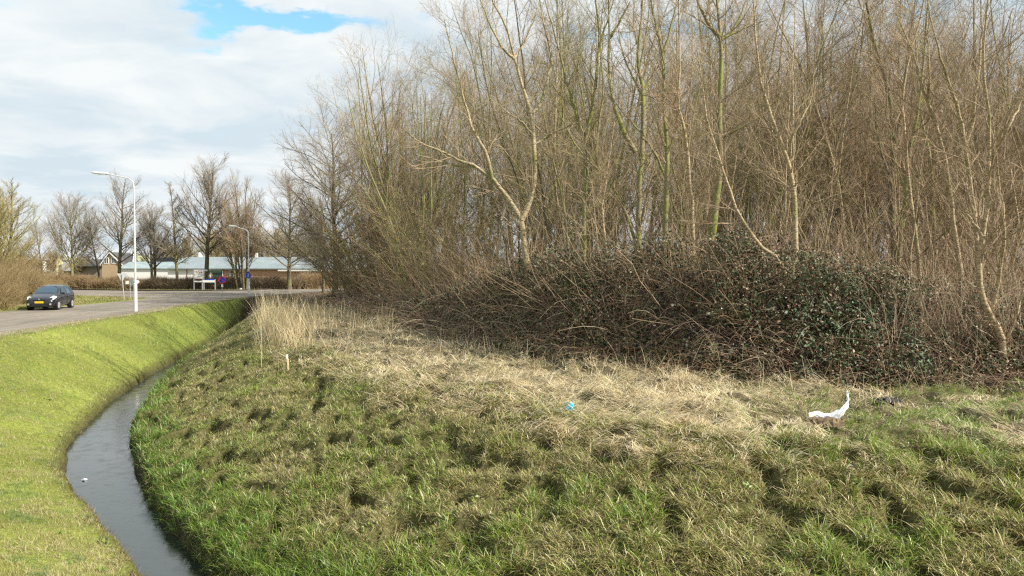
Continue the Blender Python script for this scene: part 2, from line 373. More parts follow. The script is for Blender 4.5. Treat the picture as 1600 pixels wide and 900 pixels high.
rr = N(wm_, 'ShaderNodeMapRange'); rr.inputs[1].default_value = .4; rr.inputs[2].default_value = .7; rr.inputs[3].default_value = .02; rr.inputs[4].default_value = .28; L(wm_, n3.outputs['Fac'], rr.inputs[0]); L(wm_, rr.outputs[0], p.inputs['Roughness'])
cm = N(wm_, 'ShaderNodeMix', data_type='RGBA'); cm.inputs[6].default_value = (.014, .020, .016, 1); cm.inputs[7].default_value = (.075, .082, .076, 1); L(wm_, rr.outputs[0], cm.inputs[0]); L(wm_, cm.outputs[2], p.inputs['Base Color'])
p.inputs['IOR'].default_value = 1.5; p.inputs['Specular IOR Level'].default_value = 0.9
water = mesh_obj('water', V, [(i, i + 1, k + i + 1, k + i) for i in range(k - 1)], None, wm_); water['kind'] = 'structure'

# roads: thin raised sheets
def asphalt(name, c1, c2):
    m = mat_new(name); p = N(m, 'ShaderNodeBsdfPrincipled'); o = N(m, 'ShaderNodeOutputMaterial'); L(m, p.outputs[0], o.inputs[0])
    ge = N(m, 'ShaderNodeNewGeometry')
    mp = N(m, 'ShaderNodeMapping'); mp.inputs['Scale'].default_value = (1.2, .12, 1); mp.inputs['Rotation'].default_value = (0, 0, -.12); L(m, ge.outputs['Position'], mp.inputs[0])
    n = N(m, 'ShaderNodeTexNoise'); n.inputs['Scale'].default_value = 1.0; n.inputs['Detail'].default_value = 7; n.inputs['Roughness'].default_value = .65; L(m, mp.outputs[0], n.inputs['Vector'])
    n2 = N(m, 'ShaderNodeTexNoise'); n2.inputs['Scale'].default_value = 14; n2.inputs['Detail'].default_value = 5; L(m, ge.outputs['Position'], n2.inputs['Vector'])
    ad = N(m, 'ShaderNodeMath', operation='MULTIPLY_ADD'); ad.inputs[1].default_value = .35; L(m, n2.outputs['Fac'], ad.inputs[0]); L(m, n.outputs['Fac'], ad.inputs[2])
    r = N(m, 'ShaderNodeMapRange'); r.inputs[1].default_value = .45; r.inputs[2].default_value = .85; L(m, ad.outputs[0], r.inputs[0])
    x = N(m, 'ShaderNodeMix', data_type='RGBA'); x.inputs[6].default_value = (*c1, 1); x.inputs[7].default_value = (*c2, 1); L(m, r.outputs[0], x.inputs[0])
    vo = N(m, 'ShaderNodeTexVoronoi', feature='DISTANCE_TO_EDGE'); vo.inputs['Scale'].default_value = .55; vm = N(m, 'ShaderNodeVectorMath', operation='MULTIPLY_ADD'); vm.inputs[1].default_value = (1.6, 1.6, 1.6); L(m, n2.outputs['Color'], vm.inputs[0]); L(m, ge.outputs['Position'], vm.inputs[2]); n2.inputs['Scale'].default_value = 3; L(m, vm.outputs[0], vo.inputs['Vector'])
    cr = N(m, 'ShaderNodeMath', operation='LESS_THAN'); cr.inputs[1].default_value = .007; L(m, vo.outputs['Distance'], cr.inputs[0])
    y = N(m, 'ShaderNodeMix', data_type='RGBA'); y.inputs[7].default_value = (.08, .07, .058, 1); L(m, x.outputs[2], y.inputs[6]); L(m, cr.outputs[0], y.inputs[0])
    L(m, y.outputs[2], p.inputs['Base Color']); p.inputs['Roughness'].default_value = .85; p.inputs['Specular IOR Level'].default_value = .3
    b = N(m, 'ShaderNodeBump'); b.inputs['Strength'].default_value = .4; b.inputs['Distance'].default_value = .01; L(m, n2.outputs['Fac'], b.inputs['Height']); L(m, b.outputs[0], p.inputs['Normal'])
    return m
asph = asphalt('worn_asphalt', (.125, .108, .085), (.27, .235, .19)); dirt = plain('verge_dirt', (.16, .15, .08), .95, col2=(.27, .235, .14), scale=2.5)
def wob_strip(left, right, name, mat, z, n=8, wob=0.12):
    """strip between two polylines of equal length, resampled, edges uneven"""
    def rs(pl):
        pl = np.array(pl, float); out = []
        for a, b in zip(pl[:-1], pl[1:]):
            for k in range(n): out.append(a + (b - a) * k / n)
        out.append(pl[-1]); return np.array(out)
    A_, B_ = rs(left), rs(right); d = A_ - B_; d /= np.linalg.norm(d, axis=1, keepdims=True) + 1e-9
    A_ = A_ + d * (rng.random((len(A_), 1)) - .5) * wob * 2; B_ = B_ - d * (rng.random((len(B_), 1)) - .5) * wob * 2
    k = len(A_); V = np.concatenate([np.c_[A_, np.full(k, z)], np.c_[B_, np.full(k, z)]])
    o = mesh_obj(name, V, [(i, i + 1, k + i + 1, k + i) for i in range(k - 1)], None, mat); o['kind'] = 'structure'; return o
# side road (runs away from the camera), near edge ROAD_NEAR, far edge 7.5 m to its left
RN = ROAD_NEAR; RF = [(-26, -20), (-27.5, 0), (-28.5, 12), (-29.4, 24), gp(0, 487), gp(100, 478.5), gp(150, 474.5), gp(190, 471), gp(235, 466)]
wob_strip(RN, RF, 'road', asph, 0.004)
# crossing road
CN = [(-140, 84), (-80, 83), gp(110, 461.5), gp(180, 463.5), gp(235, 466), gp(350, 467), gp(400, 462.5), gp(470, 457.5), gp(545, 452), (10, 106), (60, 118)]
CF = [(-140, 97), (-80, 96), gp(110, 453), gp(180, 454), gp(235, 454.8), gp(330, 455), gp(400, 453.5), gp(470, 449.5), gp(545, 446), (10, 114), (60, 127)]
wob_strip(CN, CF, 'crossing_road', asph, 0.008)
# worn dirt shoulders
S1 = [(q[0] + 1.1, q[1]) for q in RN]; wob_strip([(q[0] + .75 + .3 * rng.random(), q[1]) for q in RN[2:]], [(q[0] - .1, q[1]) for q in RN[2:]], 'road_shoulder', dirt, 0.0, wob=.2)
# kerb along the far side of the crossing road
kb = MB(); kp = [(-80, 96.3)] + CF[2:9]
for q0, q1 in zip(kp[:-1], kp[1:]):
    q0 = np.array(q0); q1 = np.array(q1); l = np.linalg.norm(q1 - q0); an = math.atan2(q1[1] - q0[1], q1[0] - q0[0])
    kb.box((*((q0 + q1) / 2), .06), (l, .3, .14), an)
kerb = kb.build('kerb', plain('kerb_stone', (.045, .04, .035), .9)); kerb['kind'] = 'structure'
# ------------------------------------------------------------------ grass
def blades(name, P, az, Ln, W, lean, curve, C, segs=2, mat=None, droop=None, parent=None):
    """P base (N,3); az lean azimuth; lean = horizontal share, curve = extra bend towards the tip"""
    N_ = len(P); S = segs; dirh = np.stack([np.cos(az), np.sin(az), np.zeros(N_)], 1)
    wa = az + np.pi / 2 + (rng.random(N_) - .5) * 2.4; wd = np.stack([np.cos(wa), np.sin(wa), np.zeros(N_)], 1)
    V = np.zeros((N_, 2 * S + 1, 3)); pos = P.copy(); k = 0
    for j in range(S + 1):
        if j < S:
            wv = W * (1 - 0.55 * (j / S) ** 1.5); V[:, 2 * j] = pos - wd * wv[:, None] / 2; V[:, 2 * j + 1] = pos + wd * wv[:, None] / 2
            th = np.clip(lean + curve * (j + .5) / S, 0, 2.6)     # angle from vertical
            pos = pos + (dirh * np.sin(th)[:, None] + np.array([0, 0, 1.0]) * np.cos(th)[:, None]) * (Ln / S)[:, None]
        else: V[:, 2 * S] = pos
    b = (np.arange(N_) * (2 * S + 1))[:, None]
    Q = np.concatenate([b + np.array([2 * j, 2 * j + 1, 2 * j + 3, 2 * j + 2]) for j in range(S - 1)]) if S > 1 else None
    T = b + np.array([2 * S - 2, 2 * S - 1, 2 * S])
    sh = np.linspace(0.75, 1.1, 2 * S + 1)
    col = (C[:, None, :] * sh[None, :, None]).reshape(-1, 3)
    return mesh_obj(name, V.reshape(-1, 3), Q, T, mat, parent, col)
def to_cam(n, y0, y1, pw, tx0, tx1):
    """samples on the ground with density falling with distance: pdf(Y) ~ Y^-pw, uniform in X/Y"""
    r = rng.random(n); e = 1 - pw
    y = (y0 ** e + r * (y1 ** e - y0 ** e)) ** (1 / e) if abs(e) > 1e-6 else y0 * (y1 / y0) ** r
    t = tx0 + (tx1 - tx0) * rng.random(n); return y * t, y
def off_road(x, y):
    d, s, _ = seg_dist(x, y, RN); d2, s2, _ = seg_dist(x, y, CN)
    return (s > 0) & (d > .45 * rng.random(len(x))) & ((s2 > 0) | (x < -140))
gmat = blade_mat('grass_blades', .32, .05)
def pick(cols, w, n):
    cols = np.array(cols); k = rng.choice(len(cols), n, p=np.array(w) / sum(w)); return cols[k] * (0.78 + 0.44 * rng.random((n, 1)))
def pickf(ca, cb, f, jit=.22):
    f = f[:, None]; return (ca * (1 - f) + cb * f) * (1 - jit + 2 * jit * rng.random((len(f), 1)))

# left bank lawn: short, yellow-green
x, y = to_cam(600000, 5.5, 82, 1.45, -0.72, 0.05)
z, t, right, d1, wd, cd, par = terrain(x, y)
m = (~right | (y > 74)) & (d1 > .02 + 1.1 * np.maximum(fbm(x, y, .45, 3, 2) - .30, 0) * (.6 + .6 * rng.random(len(x)))) & off_road(x, y) & ~((y > 64) & (x / y > -.34) & (rng.random(len(x)) < .93)) & (wd < .2); x, y, d1, t = x[m], y[m], d1[m], t[m]; n = len(x)
P = np.stack([x, y, height(x, y) - .01], 1)
pn = fbm(x, y, 1.3, 3, 4); pf = fbm(x, y, .35, 2, 8); dry = smooth01((pn + .35 * pf - .63) / .14)
fc = 1 + np.clip(y - 15, 0, 60) / 18
isd = rng.random(n) < (0.20 + 0.6 * dry)
C = np.where(isd[:, None], pick([(.42, .36, .17), (.34, .27, .12), (.5, .45, .26)], [3, 2, 1], n), pickf(np.array([.20, .205, .042]), np.array([.42, .375, .135]), np.clip(pf * .5 + fbm(x, y, 2.6, 3, 51) * .9 - .2 + .4 * (rng.random(n) - .5), 0, 1)))
lo_ = smooth01((fbm(x, y, .55, 3, 61) - .60) / .05)[:, None]; C = C * (1 - lo_ * np.array([.5, .28, .35]))
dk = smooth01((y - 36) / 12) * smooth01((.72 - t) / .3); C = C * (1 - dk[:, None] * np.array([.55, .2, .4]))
lg = .035 + .05 * rng.random(n) + .07 * smooth01((fbm(x, y, .9, 3, 66) - .52) / .08) * rng.random(n) + .03 * (pf > .55) + .10 * (rng.random(n) < .012) + .12 * dk * rng.random(n)
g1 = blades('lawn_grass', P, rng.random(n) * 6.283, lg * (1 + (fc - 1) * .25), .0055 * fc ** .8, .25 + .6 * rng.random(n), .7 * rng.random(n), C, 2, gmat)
tag(g1, kind='stuff')

# straw clumps lying on the left bank and its muddy foot
x, y = to_cam(110000, 5.5, 60, 1.3, -0.72, 0.0)
z, t, right, d1, wd, cd, par = terrain(x, y)
k = (~right) & off_road(x, y) & (((fbm(x, y, 1.1, 3, 4) + .3 * fbm(x, y, .3, 2, 6)) > .74) | ((d1 < .42) & (rng.random(len(x)) < .95))); x, y, d1 = x[k], y[k], d1[k]; n = len(x)
P = np.stack([x, y, height(x, y) + .005], 1)
C = np.where((d1 < .42)[:, None], pick([(.13, .09, .04), (.24, .17, .07), (.11, .13, .03)], [2, 2, 1], n), pick([(.5, .43, .24), (.36, .27, .13)], [2, 1], n))
g2 = blades('dead_grass', P, rng.random(n) * 6.283, .08 + .12 * rng.random(n), .006 * (1 + y / 30), .8 + .6 * rng.random(n), .5 * rng.random(n), C, 2, gmat); tag(g2, kind='stuff')

# right slope: tussocks
tx, ty = to_cam(25000, 5.2, 62, 1.25, -.62, 1.05)
z, t, right, d1, wd, cd, par = terrain(tx, ty)
m = right & (cd < .7) & (d1 > -.05); tx, ty, d1, cd, t = tx[m], ty[m], d1[m], cd[m], t[m]
nb = 36; nT = len(tx); rad = .05 + .07 * rng.random(nT)
wet = smooth01((.30 - t) / .22); ng = fbm(tx, ty, 1.1, 3, 33); grn = np.clip(smooth01((ng + .25 * (rng.random(nT) - .5) - .47) / .1) * .55 + .15 + wet * .8, 0, 1)
gx_ = np.repeat(tx, nb) + rng.normal(size=nT * nb) * np.repeat(rad, nb); gy_ = np.repeat(ty, nb) + rng.normal(size=nT * nb) * np.repeat(rad, nb)
ox = gx_ - np.repeat(tx, nb); oy = gy_ - np.repeat(ty, nb)
az = np.arctan2(oy, ox - .012) + (rng.random(nT * nb) - .5) * 2.0
n = nT * nb; G_ = np.repeat(grn, nb); Wt = np.repeat(wet, nb); isg = rng.random(n) < G_ * .75
gcol = pickf(np.array([.10, .18, .02]), np.array([.28, .37, .045]), rng.random(n)); gcol = gcol * (1 - .25 * Wt[:, None])
dcol = pick([(.50, .41, .21), (.33, .26, .12), (.14, .095, .045), (.40, .35, .13), (.66, .57, .34)], [2.6, 3, 1.8, 3.2, 1.6], n)
C = np.where(isg[:, None], gcol, dcol); near = smooth01((17 - gy_) / 7); C = C * np.array([.96, 1.0, .90])
ln = (.07 + .12 * rng.random(n)) * np.repeat(.7 + .75 * rng.random(nT), nb) * np.where(isg, 1.15 + .5 * Wt, 1.0) * (1 + .45 * near)
P = np.stack([gx_, gy_, height(gx_, gy_) - .01], 1)
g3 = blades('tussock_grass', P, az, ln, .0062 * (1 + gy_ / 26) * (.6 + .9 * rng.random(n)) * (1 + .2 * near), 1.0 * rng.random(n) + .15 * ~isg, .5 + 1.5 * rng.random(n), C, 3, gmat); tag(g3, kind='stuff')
# thatch between tussocks
x, y = to_cam(480000, 5.2, 62, 1.2, -.62, 1.05)
z, t, right, d1, wd, cd, par = terrain(x, y)
m = right & (cd < 1.2) & (d1 > .0); x, y, t = x[m], y[m], t[m]; n = len(x)
P = np.stack([x, y, height(x, y) + .0], 1)
sp = fbm(x, y, .8, 2, 60)
C = np.where((rng.random(n) < .30 + .5 * smooth01((.3 - t) / .2))[:, None], pick([(.13, .19, .035), (.22, .28, .05)], [1, 1], n), pick([(.44, .36, .19), (.24, .17, .085), (.10, .07, .035), (.34, .29, .13)], [3, 3, 1.2, 3], n))
g4 = blades('thatch_grass', P, rng.random(n) * 6.283 , .05 + .09 * rng.random(n), .005 * (1 + y / 24), .7 + .8 * rng.random(n), .6 * rng.random(n), C, 2, gmat); tag(g4, kind='stuff')

x, y = to_cam(480000, 12, 62, 1.0, -.40, .75)
z, t, right, d1, wd, cd, par = terrain(x, y); sp = pitn(x, y)
m = right & (cd < .6) & (d1 > .0)& (rng.random(len(x)) < np.where(sp < .60, 1, .5)); x, y, t = x[m], y[m], t[m]; n = len(x)
P = np.stack([x, y, height(x, y)], 1); ng = fbm(x, y, 1.1, 3, 33)
C = np.where((rng.random(n) < .18 + .4 * smooth01((ng - .45) / .1) + .5 * smooth01((.35 - t) / .2))[:, None], pick([(.14, .20, .035), (.27, .33, .06)], [1, 1], n), pick([(.46, .38, .20), (.30, .23, .11), (.37, .32, .14), (.60, .52, .32)], [3, 2, 3, 1.2], n))
g9 = blades('short_bank_grass', P, rng.random(n) * 6.283, .05 + .10 * rng.random(n), .0075 * (.6 + y / 34), .3 + .9 * rng.random(n), .9 * rng.random(n), C, 2, gmat); tag(g9, kind='stuff')
# plateau: long dry grass, matted
x, y = to_cam(380000, 8, 72, 1.7, -.33, 1.05)
z, t, right, d1, wd, cd, par = terrain(x, y)
u_ = x / y; greenish = smooth01((u_ - .20) / .25); gp_ = fbm(x, y, .9, 3, 71)
edge = -0.35 - 1.2 * fbm(x, y, 1.2, 3, 77)
m = right & (cd > edge * (1 - .3 * greenish)) & (wd < .25) & (rng.random(len(x)) < 1 - .35 * greenish); x, y, greenish, gp_, cd, wd = x[m], y[m], greenish[m], gp_[m], cd[m], wd[m]; n = len(x)
swirl = fbm(x, y, .8, 2, 90) * 12.5 + (rng.random(n) - .5) * 1.9
mound = .32 * smooth01((fbm(x, y, .7, 3, 55) - .42) / .25)
wst = 1.3
P = np.stack([x, y, height(x, y) + mound * rng.random(n) * (1 - .4 * greenish)], 1)
pg = smooth01((gp_ - .50 + .12 * greenish) / .08) * (.14 + .62 * greenish); isg = rng.random(n) < pg
C = np.where(isg[:, None], pickf(np.array([.15, .23, .035]), np.array([.28, .37, .06]), rng.random(n)), pick([(.82, .70, .43), (.74, .60, .35), (.46, .32, .15), (.18, .12, .06), (.86, .79, .60)], [4, 3.2, .9, .55, 3], n))
ln = np.where(isg, .10 + .10 * rng.random(n), (.16 + .30 * rng.random(n)) * (1 - .35 * greenish))
smat = blade_mat('straw_blades', .42, .045, .6)
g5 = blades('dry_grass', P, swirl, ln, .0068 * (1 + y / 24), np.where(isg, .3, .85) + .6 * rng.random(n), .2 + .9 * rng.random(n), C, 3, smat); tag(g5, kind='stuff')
# standing dead stalks: dense tall patch, loose rows along the thicket
pts = []
for (px, py, n_, sx, sy) in ((415, 505, 260, 10, 12), (440, 516, 620, 17, 13), (468, 524, 380, 18, 13), (500, 500, 110, 22, 13), (540, 508, 90, 26, 10), (585, 515, 70, 22, 10), (615, 508, 40, 14, 4),
                             (1050, 612, 40, 12, 12), (1062, 600, 14, 5, 8), (935, 600, 30, 40, 10), (700, 545, 70, 50, 10), (800, 562, 60, 50, 8), (1010, 585, 30, 30, 6), (1310, 612, 30, 80, 6), (560, 540, 80, 60, 16)):
    for _ in range(n_):
        q = G(px + rng.normal() * sx, min(max(py + rng.normal() * sy, 474), 640), 0.05); pts.append((q[0], q[1], 1.15 if px < 480 else .8 if px < 620 else .55))
for k in range(150):
    s = rng.random() * 12; i = int(s); q = np.array(WB[2 + i]) * (1 - (s - i)) + np.array(WB[3 + i]) * (s - i) if i < 11 else np.array(WB[12])
    pts.append((q[0] + rng.normal() * .3 , q[1] - abs(rng.normal()) * .5 - .1, .55))
pts = np.array(pts); n = len(pts); hh = (0.35 + 1.35 * rng.random(n) ** 1.3) * pts[:, 2]
P = np.stack([pts[:, 0], pts[:, 1], height(pts[:, 0], pts[:, 1])], 1)
C = pick([(.76, .65, .40), (.62, .49, .27), (.46, .33, .18)], [3, 2, 1], n)
g6 = blades('tall_dead_stalks', P, rng.random(n) * 6.283, hh, .007 * (1 + P[:, 1] / 40), .02 + .5 * rng.random(n) ** 1.6, .1 + .9 * rng.random(n) ** 2, C, 4, smat); tag(g6, kind='stuff')
# lush water-side grass on the right bank
x, y = to_cam(210000, 6, 50, 1.4, -.62, .6)
z, t, right, d1, wd, cd, par = terrain(x, y); ps = fbm(x, y, .7, 2, 44)
m = right & (d1 < 1.5 * ps + .15) & (d1 > .02) & (par > 3); x, y, d1 = x[m], y[m], d1[m]; n = len(x)
P = np.stack([x, y, height(x, y) - .01], 1)
C = np.where((rng.random(n) < .16)[:, None], pick([(.4, .33, .18), (.22, .17, .08)], [1, 1], n), pickf(np.array([.06, .17, .015]), np.array([.17, .33, .03]), rng.random(n)))
g7 = blades('bank_grass', P, np.pi + (rng.random(n) - .5) * 2.6, .10 + .16 * rng.random(n), .0075 * (1 + y / 26), .15 + .5 * rng.random(n), .3 + 1.0 * rng.random(n), C, 3, gmat); tag(g7, kind='stuff')
# verge grass around the junction and on the island
x, y = to_cam(150000, 50, 110, 1.0, -.66, -.12)
d, s, _ = seg_dist(x, y, RF); d2, s2, _ = seg_dist(x, y, CN); d3, s3, _ = seg_dist(x, y, CF)
m = ((s < 0) & (s2 > 0) & (d > .3) & (d2 > .3)) | ((s3 < 0) & (d3 > .6) & (d3 < 3.5)); x, y = x[m], y[m]; n = len(x)
P = np.stack([x, y, np.full(n, -.02)], 1); pn = fbm(x, y, 1.5, 3, 3)
C = np.where((rng.random(n) < .25 + .5 * smooth01((pn - .45) / .15))[:, None], pick([(.40, .33, .16), (.28, .20, .1)], [1, 1], n), pickf(np.array([.15, .20, .03]), np.array([.28, .30, .06]), rng.random(n)))
g8 = blades('verge_grass', P, rng.random(n) * 6.283, .10 + .16 * rng.random(n), np.full(n, .022), .2 + .6 * rng.random(n), .5 * rng.random(n), C, 2, gmat); tag(g8, kind='stuff')

# ------------------------------------------------------------------ bramble thicket
def wb_at(s):
    i = np.clip(s.astype(int), 0, len(WB) - 2); f = s - i; W_ = np.array(WB); a, b = W_[i], W_[i + 1]
    p = a * (1 - f)[:, None] + b * f[:, None]; d = b - a; d /= np.linalg.norm(d, axis=1, keepdims=True); return p, np.stack([-d[:, 1], d[:, 0]], 1)
# visible top in photo pixels -> height
PXT = [(0, 470), (487, 462), (560, 462), (620, 452), (700, 420), (770, 402), (850, 400), (925, 402), (1000, 398), (1060, 392), (1110, 380), (1180, 392), (1250, 408), (1330, 424), (1430, 432), (1520, 446), (1600, 462), (2400, 480)]
def top_h(x, y):
    px = 800 + FPX * x / y; py = np.interp(px, [q[0] for q in PXT], [q[1] for q in PXT]); return CH + (415 - py) / FPX * (y + 2.2)
def mound_pt(s, dep):
    p, nn = wb_at(s); q = p + nn * dep[:, None]; H = np.clip(top_h(p[:, 0], p[:, 1]), .5, 5)
    e = smooth01(np.clip(dep + .15, 0, 9) / 2.6) ** .75
    h = H * e * (0.78 + .45 * fbm(q[:, 0], q[:, 1], 1.3, 3, 13)) * (1 - .35 * smooth01((dep - 3.5) / 4))
    return q, h
ns, nd = 520, 60
s = np.linspace(1.2, len(WB) - 1.01, ns); dd = np.linspace(0, 1, nd) ** 1.6 * 8.5; Sg, Dg = np.meshgrid(s, dd)
q, h = mound_pt(Sg.ravel(), Dg.ravel()); base_z = height(q[:, 0], q[:, 1])
jit = (fbm(q[:, 0] * 1.0 + h * .7, q[:, 1] + h * 1.3, .3, 3, 2) - .5)
V = np.stack([q[:, 0] + jit * .4, q[:, 1] + .12 + jit * .5, base_z - .10 + h * .74 + jit * .42], 1)
ix = np.arange(ns * nd).reshape(nd, ns); Q = np.stack([ix[:-1, :-1], ix[:-1, 1:], ix[1:, 1:], ix[1:, :-1]], -1).reshape(-1, 4)
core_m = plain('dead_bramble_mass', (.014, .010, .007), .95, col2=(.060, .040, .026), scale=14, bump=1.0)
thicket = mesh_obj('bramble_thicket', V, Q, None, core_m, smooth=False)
tag(thicket, kind='stuff')
# leaves
nL = 260000
s = 1.2 + rng.random(nL) * (len(WB) - 2.3); 
wgt = np.array([np.linalg.norm(np.array(WB[i + 1]) - np.array(WB[i])) * (30 / max(np.linalg.norm(WB[i]), 12)) for i in range(len(WB) - 1)]); cw = np.cumsum(wgt) / wgt.sum()
s = np.interp(rng.random(nL), np.r_[0, cw], np.arange(len(WB))); s = np.clip(s, 1.0, len(WB) - 1.02)
dep = rng.random(nL) ** 1.5 * 5.5
q, h = mound_pt(s, dep); cl = fbm(q[:, 0] + h, q[:, 1] * .5 + h * 1.2, .45, 3, 23); big = fbm(q[:, 0] + h * .6, q[:, 1] * .5 + h * 1.1, 1.3, 2, 27)
keep = (cl * .8 + .9 * big + .16 * (rng.random(nL) - .5) - .10 * smooth01((q[:, 0] / q[:, 1] - .52) / .2)) > .69; s, dep, q, h, cl, big = s[keep], dep[keep], q[keep], h[keep], cl[keep], big[keep]; nL = len(s)
zz = height(q[:, 0], q[:, 1]) - .05 + h * (.72 + .34 * rng.random(nL)) + .10 * rng.random(nL)
ctr = np.stack([q[:, 0] + rng.normal(size=nL) * .12, q[:, 1] - .18 * rng.random(nL) + rng.normal(size=nL) * .08, zz], 1)
def leaves(name, ctr, size, C, mat, tilt=.9, parent=None):
    n = len(ctr); nrm = rng.normal(size=(n, 3)) * tilt + np.array([0.35, -.5, .75]); nrm /= np.linalg.norm(nrm, axis=1, keepdims=True)
    a = rng.normal(size=(n, 3)); a -= nrm * (a * nrm).sum(1, keepdims=True); a /= np.linalg.norm(a, axis=1, keepdims=True); b = np.cross(nrm, a)
    sz = size[:, None]; fold = nrm * sz * .12
    V = np.stack([ctr - a * sz * .55, ctr - a * sz * .15 - b * sz * .36 + fold, ctr + a * sz * .25 - b * sz * .30 + fold, ctr + a * sz * .6, ctr + a * sz * .25 + b * sz * .30 + fold, ctr - a * sz * .15 + b * sz * .36 + fold], 1)
    i = (np.arange(n) * 6)[:, None]; Q = np.concatenate([i + np.array([0, 1, 2, 3]), i + np.array([0, 3, 4, 5])])
    return mesh_obj(name, V.reshape(-1, 3), Q, None, mat, parent, np.repeat(C, 6, 0))
lmat = mat_new('bramble_leaf'); a = N(lmat, 'ShaderNodeAttribute', attribute_name='Col'); p = N(lmat, 'ShaderNodeBsdfPrincipled'); o = N(lmat, 'ShaderNodeOutputMaterial')
L(lmat, a.outputs['Color'], p.inputs['Base Color']); p.inputs['Roughness'].default_value = .52; p.inputs['Specular IOR Level'].default_value = .5; L(lmat, p.outputs[0], o.inputs[0])
sz = (.040 + .060 * rng.random(nL) ** 1.5) * (1 + np.clip(q[:, 1] - 22, 0, 50) / 45)
C = np.where((rng.random(nL) < np.clip(1.50 - 1.9 * (cl * .5 + big * .5) - .12, .35, .95))[:, None], pick([(.19, .12, .065), (.12, .07, .04), (.28, .19, .11)], [2, 2, 1], nL), pickf(np.array([.022, .042, .014]), np.array([.085, .115, .035]), np.clip(rng.random(nL) * .8 + (cl > .66) * .5, 0, 1)))
pale = rng.random(nL) < .004; C = np.where(pale[:, None], np.array([.55, .58, .50]), C); sz = np.where(pale, sz * 1.25, sz)
leaves('bramble_leaves', ctr, sz, C, lmat, parent=thicket)
# arching stems
def arcs(n, s, dep, Lr, rr, up, mat, name, parent=None, hk=1.0, out=.5, seg=5, sides=3, zf=(.3, 1.0)):
    q, h = mound_pt(s, dep); p, nn = wb_at(s)
    st = np.stack([q[:, 0], q[:, 1], height(q[:, 0], q[:, 1]) + h * (zf[0] + (zf[1] - zf[0]) * rng.random(n)) * hk], 1)
    az = np.arctan2(-nn[:, 1], -nn[:, 0]) + rng.normal(size=n) * 1.3; el = up * (.2 + .8 * rng.random(n)); Ls = Lr[0] + (Lr[1] - Lr[0]) * rng.random(n) ** 1.5
    P = [st]; d = np.stack([np.cos(az) * np.cos(el), np.sin(az) * np.cos(el), np.sin(el)], 1); dr = .08 + .38 * rng.random(n)
    for k in range(seg):
        d = d + np.c_[rng.normal(size=(n, 2)) * .10, -dr + rng.normal(size=n) * .08]; d /= np.linalg.norm(d, axis=1, keepdims=True); P.append(P[-1] + d * (Ls / seg)[:, None])
    P = np.stack(P, 1); R = (rr[0] + (rr[1] - rr[0]) * rng.random(n))[:, None] * np.linspace(1, .45, seg + 1)[None] * (1 + np.clip(st[:, 1:2] - 20, 0, 50) / 40)
    V, Q = tubes(P, R, sides); return V, Q
stem_m = plain('bramble_stem', (.12, .065, .04), .7, col2=(.30, .20, .125), scale=1.3); pale_m = plain('dead_stem_pale', (.26, .20, .12), .7, col2=(.48, .40, .28), scale=2)
n = 9000; s = np.interp(rng.random(n), np.r_[0, cw], np.arange(len(WB))); s = np.clip(s, 1.0, len(WB) - 1.02)
V, Q = arcs(n, s, rng.random(n) ** 1.3 * 4.5, (.5, 1.7), (.0028, .006), 1.0, None, ''); mesh_obj('bramble_stems', V, Q, None, stem_m, thicket)
n = 2600; s = np.clip(np.interp(rng.random(n), np.r_[0, cw], np.arange(len(WB))), 1.0, len(WB) - 1.02)
V, Q = arcs(n, s, rng.random(n) ** 1.3 * 4, (.5, 2.2), (.003, .007), 1.2, None, ''); mesh_obj('dead_stems', V, Q, None, pale_m, thicket)

# stick tangle at the right end of the thicket
n = 4200; px_ = 1370 + 420 * rng.random(n); Yt = 19.6 + 6 * rng.random(n) ** 1.4; xt = (px_ - 800) / FPX * Yt
dW_, sW_, _ = seg_dist(xt, Yt, WB); k = (sW_ < 0) | (dW_ < .25); xt, Yt = xt[k], Yt[k]; n = len(xt)
az = rng.random(n) * 6.283; ke = rng.random(n) ** 1.5 * 1.6; d_ = np.c_[np.cos(az) * ke, np.sin(az) * ke, .35 + rng.random(n)]; d_ /= np.linalg.norm(d_, axis=1, keepdims=True)
P = [np.c_[xt, Yt, height(xt, Yt) + 1.2 * rng.random(n) ** 2]]; Ls = .7 + 1.9 * rng.random(n)
for k in range(5):
    d_ = d_ + rng.normal(size=(n, 3)) * .13; d_ /= np.linalg.norm(d_, axis=1, keepdims=True); P.append(P[-1] + d_ * (Ls / 5)[:, None])
P = np.stack(P, 1); R = (.003 + .006 * rng.random(n) ** 2)[:, None] * np.linspace(1, .4, 6)[None]
V, Q = tubes(P[:n // 2], R[:n // 2], 3); mesh_obj('stick_tangle', V, Q, None, pale_m, thicket); V, Q = tubes(P[n // 2:], R[n // 2:], 3); mesh_obj('brown_stick_tangle', V, Q, None, stem_m, thicket)

# short chaotic dead twigs all over the thicket's face
n = 34000; s = np.clip(np.interp(rng.random(n), np.r_[0, cw], np.arange(len(WB))), 1.0, len(WB) - 1.02); dep = rng.random(n) ** 1.7 * 5
q, h = mound_pt(s, dep); st = np.stack([q[:, 0], q[:, 1] - .25 * rng.random(n), height(q[:, 0], q[:, 1]) + h * (.66 + .36 * rng.random(n)) + .12 * rng.random(n)], 1)
d_ = rng.normal(size=(n, 3)) * np.array([1, .8, .6]) + np.array([0, 0, .1]); d_ /= np.linalg.norm(d_, axis=1, keepdims=True); Ls = .15 + .55 * rng.random(n) ** 1.6; P = [st]
for k in range(3):
    d_ = d_ + rng.normal(size=(n, 3)) * .22; d_ /= np.linalg.norm(d_, axis=1, keepdims=True); P.append(P[-1] + d_ * (Ls / 3)[:, None])
P = np.stack(P, 1); R = (.0022 + .0035 * rng.random(n))[:, None] * np.linspace(1, .5, 4)[None] * (1 + np.clip(st[:, 1:2] - 20, 0, 50) / 35)
